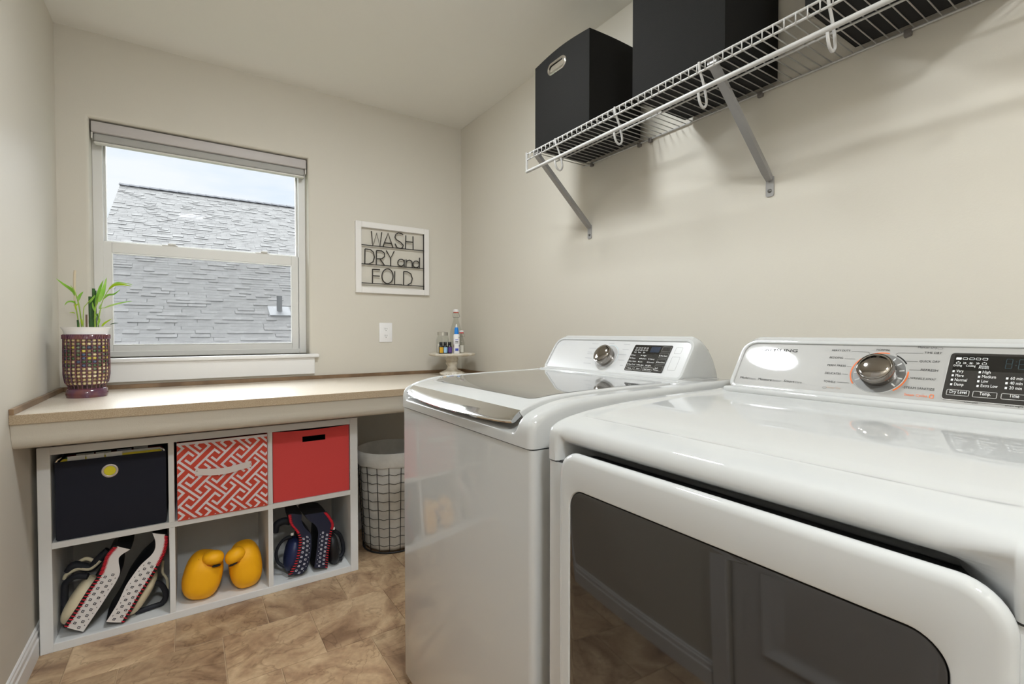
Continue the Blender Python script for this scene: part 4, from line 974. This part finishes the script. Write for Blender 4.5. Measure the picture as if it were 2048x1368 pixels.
LY0, LY1 = .838, 1.428
xs = [.582, .588, .596, .606, .62, .635, .66, .70, .80, .90, 1.0, 1.06, 1.072]
rings = []
for y, d in ((LY0, .004), (LY0+.0015, .0012), (LY0+.005, 0), (LY1-.005, 0), (LY1-.0015, .0012), (LY1, .004)):
    rings.append([(x, y, fz(x)+.0008-d) for x in xs]+[(1.072, y, .972), (.66, y, .969), (.625, y, .966), (.590, y, .950)])
bm = BM(); loft(bm, rings, True, True, True); lid = obj('lid', bm, ENAMEL, wa, 50)
bm = BM(); GX0, GX1, GY0, GY1, GR = .636, 1.058, .862, 1.392, .028
nx = 40; prev = None
for i in range(nx+1):
    t = i/nx; x = GX0+(GX1-GX0)*(.5-.5*math.cos(math.pi*t)); e = 0.
    for edge, s in ((GX0, 1), (GX1, -1)):
        q = (x-edge)*s
        if q < GR: e = GR-math.sqrt(max(0, GR*GR-(GR-q)**2))
    row = [bm.verts.new((x, GY0+e, fz(x)+.0013)), bm.verts.new((x, GY1-e, fz(x)+.0013))]
    if prev: bm.faces.new((prev[0], row[0], row[1], prev[1]))
    prev = row
obj('lid_glass', bm, mat('smoked_glass', (92, 92, 90), .05, coat=1., spec=.8), lid, 60)
bm = BM(); rings = []; NYC = 40
for i in range(NYC+1):
    t = i/NYC; y = LY0+.002+(LY1-LY0-.004)*t; b = math.sin(math.pi*t)**.7
    T_ = Vector((.584, y, fz(.584)+.0015)); B_ = Vector((.5600-.017*b, y, .943-.008*b))
    nrm = Vector((-.72, 0, .69))
    rg = [T_, T_.lerp(B_, .25)+nrm*.0016, T_.lerp(B_, .5)+nrm*.0022, T_.lerp(B_, .75)+nrm*.0016, B_+Vector((.0005, 0, .002)), B_, B_+Vector((.003, 0, -.0035)), B_+Vector((.010, 0, -.002)), Vector((.590, y, .955))]
    rings.append(rg)
loft(bm, rings, True, True, True); obj('chrome_handle', bm, CHROME, lid, 50)
PEARL = mat('pearl_silver', (208, 208, 208), .30, metal=.25, coat=1.)
WY = 1.42; Pw = face(WY); console(wa, WY, ENAMEL, PEARL)
u, v = .279, .060
disc_parts(wa, Pw, u, v, .0445, .0325, .026, mat('pale_dial', (196, 196, 196), .25, metal=.4))
bm = BM(); arc_band(bm, Pw, u, v, .0475, .0483, 100, -20); obj('dial_ring', bm, mat('blue_grey_ink', (150, 184, 196), .5), wa)
GREYINK = mat('light_grey_ink', (176, 176, 178), .5)
bm = BM(); k = 12.8
def wl(x0, x1, y, ox=1100, oy=665, hgt=.0022):
    a = fuv(ox+x0/k, oy+y/k, WY); b = fuv(ox+x1/k, oy+y/k+(x1-x0)/k*.02, WY); line_uv(bm, Pw, a, (b[0], a[1]), hgt)
for x0, x1, y in ((1070, 1240, 275), (1000, 1200, 392), (955, 1070, 490), (945, 1090, 535), (890, 1060, 640), (850, 1040, 770), (1500, 1640, 262), (1880, 2040, 295), (1850, 2010, 425), (1740, 1950, 550), (1730, 1900, 690), (1780, 1860, 830)): wl(x0, x1, y)
obj('cycle_names', bm, GREYINK, wa, kind='stuff', label='pale grey cycle names too small to read')
bm = BM(); a = fuv(1122, 686, WY); b = fuv(1154, 687.5, WY); put_text(bm, 'SAMSUNG', lambda u_, v_: Pw(u_, v_, -.003), a[0], a[1]-.004, b[0]-a[0], .008); obj('lettering', bm, mat('pale_ink', (204, 204, 206), .4), wa, kind='stuff')
DISP = mat('dark_display', (44, 42, 40), .22, coat=.3); DISPB = mat('black_display', (16, 16, 16), .1, coat=.5); WHI = mat('white_ink', (222, 222, 220), .4); SILV = mat('bright_outline', (214, 214, 212), .25, metal=.6)
du0, du1, dv0, dv1 = .378, .520, .019, .112
bm = BM(); A = rrect(du0, du1, dv0, dv1, .004, 4); loft(bm, [[Pw(a, b, -.0036) for a, b in A], [Pw(a, b, -.0024) for a, b in A]], True); sheet(bm, Pw, du0, du1, dv0, dv1, .004, .004, -.0024); obj('display', bm, DISP, wa)
bm = BM(); sheet(bm, Pw, du0+.003, .484, .080, .109, .0005, .0005, -.00235); obj('display_window', bm, DISPB, wa)
bm = BM(); sheet(bm, Pw, .446, .480, .086, .106, .0005, .0005, -.0023); obj('digit_window', bm, mat('dim_digits', (44, 52, 66), .2), wa)
bm = BM(); Tw = lambda a, b: Pw(a, b, -.0022)
for s, a, b, w in (('Hot', .386, .0715, .012), ('Warm', .386, .0605, .017), ('Eco Warm', .386, .0495, .025), ('Tap Cold', .386, .0385, .026), ('High', .426, .0715, .014), ('Medium', .424, .0605, .021), ('Low', .424, .0495, .012), ('No Spin', .424, .0385, .021), ('Heavy', .459, .0605, .017), ('Normal', .458, .0495, .020), ('Light', .458, .0385, .015), ('Temp.', .388, .0255, .016), ('Spin', .424, .0255, .012), ('Soil Level', .452, .0255, .025), ('Wash', .386, .0825, .010), ('Rinse', .403, .0825, .011), ('Spin', .422, .0825, .008), ('Pre Soak', .493, .0735, .022), ('Extra Rinse', .492, .0515, .024), ('Self', .491, .0315, .010), ('Clean', .491, .0250, .014)):
    put_text(bm, s, Tw, a, b, w, .0042)
for c, rws in ((.3825, (.0735, .0625, .0515, .0405)), (.4205, (.0735, .0625, .0515, .0405)), (.4545, (.0625, .0515, .0405)), (.4885, (.0755, .0535, .030))):
    for q in rws: poly(bm, [Tw(c-.0012, q-.0016), Tw(c+.0012, q-.0016), Tw(c+.0012, q+.0016), Tw(c-.0012, q+.0016)])
for i in range(5):
    for q in (.1005, .0925): frame_uv(bm, Pw, .387+i*.0105, .3935+i*.0105, q-.0024, q+.0024, .001, .0007, -.0022)
obj('display_print', bm, WHI, wa)
bm = BM()
for a0, a1 in ((.3825, .4105), (.4150, .4430), (.4475, .4825)): frame_uv(bm, Pw, a0, a1, .0215, .0345, .002, .0010, -.0021)
for a0, a1, b0, b1 in ((.533, .556, .085, .107), (.533, .560, .030, .075)): frame_uv(bm, Pw, a0, a1, b0, b1, .003, .0010, -.0030)
for b0 in (.024, .046, .068, .090): frame_uv(bm, Pw, .487, .517, b0, b0+.0175, .002, .0004, -.0021)
obj('button_outline', bm, SILV, wa)

# ---- dryer
DN, DF = .038, .724
dr = thing('clothes_dryer', ((.564+XB)/2, (DN+DF)/2, 0), 'white front loading clothes dryer with a dark glass door, nearest the camera', 'dryer')
machine_body(dr, DN, DF, .8895, ENAMEL)
bxo('cabinet_seam', 'seam_shadow', dr, .570, XB-.004, DN+.005, DF-.005, .886, .8935)
FD = [(.562, .8925), (.562, .903), (.562, .915), (.563, .938), (.566, .950), (.574, .9565), (.588, .963), (.613, .969), (.6249, .971), (.634, .9725), (.67, .977), (.807, .986), (.90, .989), (1.085, .9915), (1.10, .992), (XB, .992)]
CD = [(.645, .8930), (.628, .908), (.603, .9205), (.5785, .9265), (.5692, .9350), (.574, .9555), (.588, .963), (.613, .969), (.6248, .9708), (.629, .9690), (.67, .9735), (.807, .9825), (.90, .9855), (1.085, .988), (1.10, .992), (XB, .992)]
def wD(y): return ss((y-.093)/.030)*ss((DF-.028-y)/.022)
cols = frange(DN+.018, DN+.06, .004)+frange(DN+.06, DF-.06, .05)+frange(DF-.06, DF-.017, .004)
top_cover(dr, FD, CD, DN, DF, wD, .016, ENAMEL, .8925, cols)
bxo('front_recess', ENAMEL, dr, .5635, .60, DN+.04, DF-.04, .15, .886, .004, 2)
DO0, DO1, DZ0, DZ1 = .092, .668, .170, .919
def dring(d, x, rad=.040, bulge=0.): return [(x, y, z+bulge*math.sin(math.pi*(y-DO0)/(DO1-DO0))*(1 if z > .5 else 0)) for y, z in rrect(DO0+d, DO1-d, DZ0+d, DZ1-d, max(.004, rad-d), 10)]
GA0, GA1, GZ0, GZ1 = .133, .638, .235, .858
def gring(d, x, rad=.030, lift=.007): return [(x, y, z+lift*math.sin(math.pi*(y-GA0)/(GA1-GA0))*(1 if z > .5 else 0)) for y, z in rrect(GA0+d, GA1-d, GZ0+d, GZ1-d, max(.003, rad-d), 10)]
bm = BM(); loft(bm, [dring(.010, .574), dring(.002, .566, bulge=.004), dring(0, .560, bulge=.005), dring(.0, .5565, bulge=.005), dring(.0015, .5515, bulge=.005), dring(.005, .5480, bulge=.005), dring(.012, .5468, bulge=.006), gring(-.004, .5468), gring(-.0015, .5475), gring(0, .5500)], True, True, False)
dd = obj('door', bm, ENAMEL, dr, 40)
bm = BM(); loft(bm, [gring(.0002, .5515), gring(.0014, .5488), gring(.004, .5484)], True, False, True); obj('door_glass', bm, mat('dark_door_glass', (24, 22, 21), .035, coat=1., spec=.7), dd, 30)
SILVER = mat('brushed_silver', (160, 158, 154), .5, metal=.12, spec=.3, coat=1.)
DYM = .676; Pd = face(DYM); console(dr, DYM, ENAMEL, SILVER)
cu, cv = .2855, .0612
disc_parts(dr, Pd, cu, cv, .0440, .0305, .024, mat('grey_dial', (120, 119, 117), .3, metal=.5))
ORG = mat('orange_ink', (226, 108, 44), .5); DK = mat('dark_grey_ink', (46, 45, 44), .9, spec=.05)
bm = BM(); arc_band(bm, Pd, cu, cv, .0463, .0486, 78, 216); arc_band(bm, Pd, cu, cv, .0463, .0486, 8, -50); obj('dial_arc', bm, ORG, dr, label='orange arcs around the dial')
bm = BM(); arc_band(bm, Pd, cu, cv, .0463, .0486, 62, 30); obj('dial_arc', bm, DK, dr)
bm = BM()
for a in (58, 36, 12, -14, -40, 182, 208): 
    for q in (-1, 1):
        d = Vector((math.cos(R(a)), math.sin(R(a)))); s = Vector((-d.y, d.x))*.0009*q
        line_uv(bm, Pd, Vector((cu, cv))+d*.0335+s, Vector((cu, cv))+d*.0415+s, .0008, -.0030)
    line_uv(bm, Pd, Vector((cu, cv))+d*.0335, Vector((cu, cv))+d*.0415, .0022, -.0031)
obj('dial_ticks', bm, mat('pale_tick', (206, 206, 204), .3), dr)
def dtext(bm, s, x0, x1, y, cap=.0050, slope=.06, h=-.0030, slant=0.):
    a = fuv(x0, y, DYM, h); b = fuv(x1, y+(x1-x0)*slope, DYM, h)
    put_text(bm, s, lambda p, q: Pd(p, q, h), a[0], a[1], b[0]-a[0], cap, slant)
bm = BM(); dtext(bm, 'SAMSUNG', 1522, 1594, 702.5, .0085)
for s, x0, x1, y in (('HEAVY DUTY', 1664, 1700.5, 702.3), ('BEDDING', 1659.5, 1686, 716.8), ('PERM PRESS', 1655, 1691.5, 732.3), ('DELICATES', 1650, 1681.5, 748), ('TOWELS', 1647, 1670.5, 764.5), ('NORMAL', 1753, 1780.6, 701.5), ('Manual Dry', 1836, 1874, 696.5), ('TIME DRY', 1848.6, 1883.6, 707.6), ('QUICK DRY', 1839, 1880, 724.6), ('REFRESH', 1841.5, 1876, 742.3), ('WRINKLE AWAY', 1820.5, 1872, 758.6), ('STEAM SANITIZE', 1807.7, 1869, 777)): dtext(bm, s, x0, x1, y, .0046)
dtext(bm, 'Multi', 1480, 1496, 756.8, .0058, .09, slant=.12); dtext(bm, 'Moisture', 1516, 1543, 760.0, .0058, .09, slant=.12); dtext(bm, 'Smart', 1567, 1588, 764.0, .0058, .09, slant=.12)
for a, b in (((1703, 701.5), (1737, 703)), ((1737, 703), (1739, 707)), ((1689, 716.5), (1710, 717)), ((1693, 731.5), (1702, 732)), ((1684, 747), (1695, 748)), ((1673, 763), (1698, 765)), ((1796, 704.5), (1846, 705.2)), ((1796, 704.5), (1791, 708)), ((1812, 721.5), (1835, 722.3)), ((1818, 738.5), (1840, 739.4)), ((1815, 756), (1819, 756.4)), ((1804, 773.3), (1807, 773.7))): line_uv(bm, Pd, fuv(*a, DYM), fuv(*b, DYM), .0005)
dtext(bm, '*Child Lock', 1925, 1956, 805, .0046); dtext(bm, '*Drum Light', 2007, 2046, 812, .0050)
obj('lettering', bm, DK, dr, kind='stuff')
bm = BM(); dtext(bm, 'Steam', 1497, 1511, 758.5, .0050, .09, slant=.12); dtext(bm, 'Sensor', 1544, 1562, 762.5, .0050, .09, slant=.12); dtext(bm, 'Care', 1589, 1603, 766, .0050, .09, slant=.12); obj('lettering_light', bm, mat('mid_grey_ink', (104, 102, 100), .5), dr)
bm = BM(); dtext(bm, 'Sensor Dry', 1653, 1681, 776, .0044); obj('lettering_brown', bm, mat('brown_ink', (176, 150, 132), .5), dr)
bm = BM(); dtext(bm, 'Steam Cycles', 1808, 1854, 791, .0050); frame_uv(bm, Pd, *[q for q in (fuv(1857, 795, DYM)[0], fuv(1866, 795, DYM)[0])], fuv(1857, 795, DYM)[1], fuv(1857, 787, DYM)[1], .002, .0012, -.003); obj('lettering_orange', bm, ORG, dr)
bm = BM()                                     # small cloud icons next to Manual Dry / Sensor Dry
for px, py in ((1880, 695.5), (1648, 774)):
    a = fuv(px, py, DYM); frame_uv(bm, Pd, a[0]-.004, a[0]+.004, a[1]-.002, a[1]+.002, .0019, .0006, -.003)
obj('icon', bm, mat('mid_grey_ink', (104, 102, 100), .5), dr)
eu0, eu1, ev0, ev1 = .3885, .556, .0165, .1130
bm = BM(); A = rrect(eu0, eu1, ev0, ev1, .006, 5); A2 = rrect(eu0-.0014, eu1+.0014, ev0-.0014, ev1+.0014, .0074, 5)
loft(bm, [[Pd(a, b, -.0036) for a, b in A2], [Pd(a, b, -.0022) for a, b in A2], [Pd(a, b, -.0022) for a, b in A]], True); obj('display_rim', bm, SILV, dr, 30)
bm = sheet(BM(), Pd, eu0, eu1, ev0, ev1, .006, .006, -.0026); obj('display', bm, DISP, dr)
bm = sheet(BM(), Pd, eu0+.006, eu1-.004, .0765, .1085, .001, .001, -.0025); obj('display_window', bm, DISPB, dr)
bm = BM(); KD = 9.774
def T2(s, x0, x1, y, cap=.0058): dtext(bm, s, 1880+x0/KD, 1880+x1/KD, 690+y/KD, cap, .055, -.0022)
for s, x0, x1, y in (('Very', 320, 460, 538), ('More', 302, 462, 624), ('Normal', 288, 525, 708), ('Damp', 275, 460, 796), ('High', 835, 990, 562), ('Medium', 820, 1095, 650), ('Low', 808, 940, 738), ('Extra Low', 795, 1125, 826), ('60 min', 1380, 1625, 686), ('40 min', 1365, 1612, 778), ('20 min', 1352, 1600, 872)): T2(s, x0, x1, y)
for s, x0, x1, y in (('Dry Level', 185, 520, 938), ('Temp.', 768, 990, 985), ('Time', 1350, 1548, 1028)): T2(s, x0, x1, y, .0064)
for s, x0, x1, y in (('Drying', 268, 430, 420), ('Cooling', 510, 695, 428), ('Wrinkle', 765, 955, 438), ('Prevent', 760, 955, 470)): T2(s, x0, x1, y, .0040)
for x0, y0 in ((270, 518), (252, 600), (237, 685), (222, 773), (782, 540), (767, 630), (752, 717), (738, 808), (1318, 662), (1303, 755), (1290, 848)):
    a = fuv(1880+x0/KD, 690+y0/KD, DYM, -.0022); poly(bm, [Pd(a[0]+i, a[1]+j, -.0022) for i, j in ((-.0014, -.0020), (.0014, -.0020), (.0014, .0020), (-.0014, .0020))])
for i, x0 in enumerate((375, 500, 630, 755, 890)):
    a = fuv(1880+x0/KD, 690+(270+i*3)/KD, DYM, -.0022)
    if i == 0: poly(bm, [Pd(a[0]+p, a[1]+q, -.0022) for p, q in rrect(-.0036, .0036, -.0024, .0024, .0006, 2)])
    else: frame_uv(bm, Pd, a[0]-.0034, a[0]+.0034, a[1]-.0024, a[1]+.0024, .0012+.0004*(i % 2), .0006, -.0022)
for i, x0 in enumerate((362, 485, 612, 740, 870)):
    a = fuv(1880+x0/KD, 690+(355+i*4)/KD, DYM, -.0022)
    if i in (1, 3):
        for d in (0, .0022): line_uv(bm, Pd, (a[0]-.002+d, a[1]+.002), (a[0]+d, a[1]), .0006, -.0022); line_uv(bm, Pd, (a[0]+d, a[1]), (a[0]-.002+d, a[1]-.002), .0006, -.0022)
    elif i == 2:
        for q in range(3): c_, s_ = math.cos(R(60*q)), math.sin(R(60*q)); line_uv(bm, Pd, (a[0]-.0028*c_, a[1]-.0028*s_), (a[0]+.0028*c_, a[1]+.0028*s_), .0005, -.0022)
    else: frame_uv(bm, Pd, a[0]-.0030, a[0]+.0030, a[1]-.0028, a[1]+.0020, .0018, .0006, -.0022); poly(bm, [Pd(a[0]-.001, a[1]+.0022, -.0022), Pd(a[0]+.001, a[1]+.0022, -.0022), Pd(a[0], a[1]+.0034, -.0022)])
obj('display_print', bm, WHI, dr)
bm = BM()
for (x0, y0), (x1, y1) in (((140, 858), (570, 1020)), ((650, 895), (1115, 1068)), ((1203, 940), (1730, 1115))):
    a = fuv(1880+x0/KD, 690+y0/KD, DYM, -.002); b = fuv(1880+x1/KD, 690+y1/KD, DYM, -.002); c = fuv(1880+x0/KD, 690+(y0+130)/KD, DYM, -.002)
    frame_uv(bm, Pd, a[0], b[0]-.0006, b[1]+.0006, a[1]-.0008, .0022, .0010, -.0020)
obj('button_outline', bm, SILV, dr)
bm = BM(); x = .462                           # unlit seven segment digits 8:88
for ch in '8:88':
    if ch == ':':
        for q in (.090, .097): poly(bm, [Pd(x+p, q+s, -.0023) for p, s in ((0, 0), (.0014, 0), (.0014, .0016), (0, .0016))])
        x += .004; continue
    for p0, p1 in (((0, .084), (.0075, .084)), ((0, .0935), (.0075, .0935)), ((0, .103), (.0075, .103)), ((0, .0845), (0, .093)), ((0, .094), (0, .1025)), ((.0075, .0845), (.0075, .093)), ((.0075, .094), (.0075, .1025))): line_uv(bm, Pd, (x+p0[0], p0[1]), (x+p1[0], p1[1]), .0011, -.0023)
    x += .0115
obj('digits', bm, mat('unlit_digit', (42, 56, 60), .3), dr)

# ------------------------------------------------------------------ wire wall shelf
WX0, WX1, WYF, WYN, WZ = 1.163, 1.4615, 1.622, -.32, 1.864
ws = thing('wire_shelf', (1.3, .65, WZ), 'white coated wire shelf with a hanging rod, mounted high on the right wall', 'shelf')
def tb(name, pts, r, m=WIREW, par=ws, n=8): bm = BM(); tube(bm, pts, r, n); return obj(name, bm, m, par, 60)
tb('back_rail', [(WX1, WYF, WZ-.002), (WX1, WYN, WZ-.002)], .0032)
tb('front_rail', [(WX0, WYF, WZ-.0035), (WX0, WYN, WZ-.0035)], .0032)
tb('lip_rail', [(WX0, WYF, 1.838), (WX0, WYN, 1.838)], .0032)
tb('middle_rail', [(1.312, WYF, WZ-.0045), (1.312, WYN, WZ-.0045)], .0030)
tb('hanging_rod', [(1.161, WYF+.003, 1.789), (1.161, WYN, 1.789)], .0062, n=12)
bm = BM(); tube(bm, [(WX1, 0, WZ), (WX0+.004, 0, WZ), (WX0+.0005, 0, WZ-.0006), (WX0-.0035, 0, WZ-.006), (WX0-.0035, 0, 1.836)], .0016, 6)
wm = bpy.data.meshes.new('deck_wire'); bm.to_mesh(wm); bm.free(); wm.materials.append(WIREW); wm.shade_smooth()
y = 1.600
while y > WYN:
    o = bpy.data.objects.new('deck_wire', wm); COL.objects.link(o); o.parent = ws; o.location = Vector((0, y, 0))-OFF[ws]; y -= .0258
bxo('end_plate', WIREW, ws, WX0-.007, WX0+.002, WYF, WYF+.004, 1.783, WZ+.003, .001, 1)
for hy in (1.437, 1.131, .819, .500, .18, -.14):
    tb('rod_hook', spline([(WX0-.004, hy, WZ-.001), (WX0-.001, hy, WZ-.020), (1.178, hy, 1.815), (1.193, hy, 1.775), (1.192, hy, 1.757), (1.181, hy, 1.747), (1.168, hy, 1.752), (1.160, hy, 1.766), (1.157, hy, 1.780)], 6), .0036, n=8)
GALV = mat('grey_coated_steel', (158, 156, 154), .35, metal=.3)
for by in (1.577, .787, -.003):
    A = Vector((1.463, by, 1.592)); B = Vector((1.172, by, 1.853)); d = (B-A).normalized(); s = Vector((0, 1, 0)); nn = s.cross(d).normalized()
    bm = BM(); prof_ = [(-.0105, -.008), (.0105, -.008), (.0105, .008), (.0085, .008), (.0085, -.006), (-.0085, -.006), (-.0085, .008), (-.0105, .008)]
    if nn.z > 0: nn = -nn
    loft(bm, [[p+s*a*w_-nn*b for a, b in prof_] for p, w_ in ((A, .75), (A.lerp(B, .08), 1), (B, 1))], True, True, True)
    br = obj('bracket', bm, GALV, ws, 30)
    bm = BM(); loft(bm, [[(xx, by+a, b) for a, b in rrect(-.012, .012, 1.541, 1.600, (.006, .006, .002, .002), 4)] for xx in (1.468, 1.4645)], True, True, True); obj('foot_plate', bm, GALV, br, 30)
    bm = BM(); lathe(bm, [(.006, 0), (.0055, .002), (.003, .0035), (.001, .0037)], (0, 0, 0), 14); bm.transform(Matrix.Translation((1.4645, by, 1.558)) @ Matrix.Rotation(R(-90), 4, 'Y')); obj('screw', bm, mat('screw_steel', (120, 118, 116), .3, metal=1), br, 50)
    bxo('shelf_clip', GALV, br, WX0+.004, WX0+.020, by-.014, by+.014, 1.846, WZ-.002, .002, 1)
for cy_ in (1.560, 1.294, 1.241, .817, .452, .08):
    bxo('wall_clip', mat('clip_grey', (112, 106, 102), .4), ws, WX1-.006, 1.468, cy_-.008, cy_+.008, WZ-.015, WZ+.003, .003, 2)

# black fabric bins on the wire shelf
BLK = mat('black_fabric', (24, 23, 21), .9, bump=(600, .35), spec=.25); BLKI = mat('black_lining', (26, 25, 25), .9)
bx0, bx1, bz0, bz1 = 1.176, 1.440, WZ+.0022, 2.196
bb = thing('fabric_bin', (1.308, 1.4285, bz0), 'black fabric bin with an oval metal handle, at the far end of the wire shelf', 'storage bin', 'black bins on the wire shelf')
yn_, yf_ = 1.270, 1.587
hy0, hy1, hz0, hz1 = 1.450-.047, 1.450+.047, 2.146-.015, 2.146+.015
def topf(y): return bz1-.001+.013*math.sin(math.pi*(y-yn_)/(yf_-yn_))
ysl = sorted(set([yn_+(yf_-yn_)*k/24 for k in range(25)]+[hy0, hy1]))
def panel_with_slot(bm, xx):
    for a, b in zip(ysl, ysl[1:]):
        def q(za, zb, zb2): poly(bm, [(xx, a, za), (xx, b, za), (xx, b, zb2), (xx, a, zb)])
        if a >= hy0-1e-6 and b <= hy1+1e-6: q(bz0, hz0, hz0); q(hz1, topf(a), topf(b))
        else: q(bz0, topf(a), topf(b))
bm = BM(); panel_with_slot(bm, bx0); panel_with_slot(bm, bx0+.004)
for a, b in zip(ysl, ysl[1:]): poly(bm, [(bx0, a, topf(a)), (bx0, b, topf(b)), (bx0+.004, b, topf(b)), (bx0+.004, a, topf(a))])
bmesh.ops.remove_doubles(bm, verts=bm.verts, dist=1e-6); obj('front_panel', bm, BLK, bb, recalc=False)
for a in ((bx0+.001, bx1, yn_, yn_+.004), (bx0+.001, bx1, yf_-.004, yf_)):
    bm = BM(); n = 12; y_a, y_b = a[2], a[3]
    rings = []
    for k in range(n+1):
        x_ = a[0]+(a[1]-a[0])*k/n; zt = bz1+.004*math.sin(math.pi*k/n); rings.append([(x_, y_a, bz0), (x_, y_b, bz0), (x_, y_b, zt), (x_, y_a, zt)])
    loft(bm, rings, True, True, True); obj('side_panel', bm, BLK, bb)
bxo('back_panel', BLK, bb, bx1-.004, bx1, yn_+.004, yf_-.004, bz0, bz1)
bxo('bottom_panel', BLKI, bb, bx0+.004, bx1-.004, yn_+.004, yf_-.004, bz0, bz0+.004)
bm = BM(); hc = (1.450, 2.146); rings = []
for d, xx in ((-.002, .003), (-.001, -.003), (.003, -.0045), (.008, -.004), (.0105, -.0005), (.0105, .001)):
    rings.append([(bx0+xx, hc[0]+a, hc[1]+b) for a, b in rrect(-.045-d, .045+d, -.0135-d, .0135+d, .0133+d, 8)])
loft(bm, rings, True); obj('metal_handle', bm, mat('polished_nickel', (205, 202, 198), .15, metal=1), bb, 50)
bb2 = copy_thing(bb, (1.308, .9125, bz0), 'black fabric bin in the middle of the wire shelf')
bb3 = copy_thing(bb, (1.308, .397, bz0), 'black fabric bin nearest the camera on the wire shelf')
bm = BM(); box(bm, 1.205, 1.215, 1.30, 1.56, bz0+.006, 2.16); one('paper_stack', bm, mat('paper_white', (226, 222, 214), .8), (1.21, 1.43, bz0+.006), 'white paper showing through the oval handle of the far black bin', 'paper')

# ------------------------------------------------------------------ ceiling lamp and added fill lamp
def ceiling_lamp(LX, LY, strength, label):
    cl = thing('ceiling_light', (LX, LY, ZC-.05), label, 'ceiling light')
    bm = BM(); lathe(bm, [(.140, 0), (.140, -.014), (.132, -.018), (.128, -.012), (.001, -.012)], (LX, LY, ZC), 48, True, True); obj('base_ring', bm, mat('white_metal', (230, 230, 228), .4), cl, 40)
    EM = bpy.data.materials.new('lit_diffuser'); EM.use_nodes = True; et = EM.node_tree; et.nodes.clear(); eo = et.nodes.new('ShaderNodeOutputMaterial'); ee = et.nodes.new('ShaderNodeEmission')
    ee.inputs['Color'].default_value = (.905, .962, 1.0, 1); ee.inputs['Strength'].default_value = strength; et.links.new(ee.outputs[0], eo.inputs['Surface'])
    bm = BM(); lathe(bm, [(.1265, -.013), (.125, -.020), (.112, -.027), (.08, -.033), (.04, -.0355), (.001, -.036)], (LX, LY, ZC), 48, True, True); obj('diffuser', bm, EM, cl, 60)
ceiling_lamp(.560, 1.39, LAMP_STRENGTH, 'round flush mount ceiling light above the washer')
ceiling_lamp(.05, -.62, REAR_FILL_STRENGTH, 'added round fill lamp behind the camera')  # fill lamp added out of view to soften shadows and brighten fronts
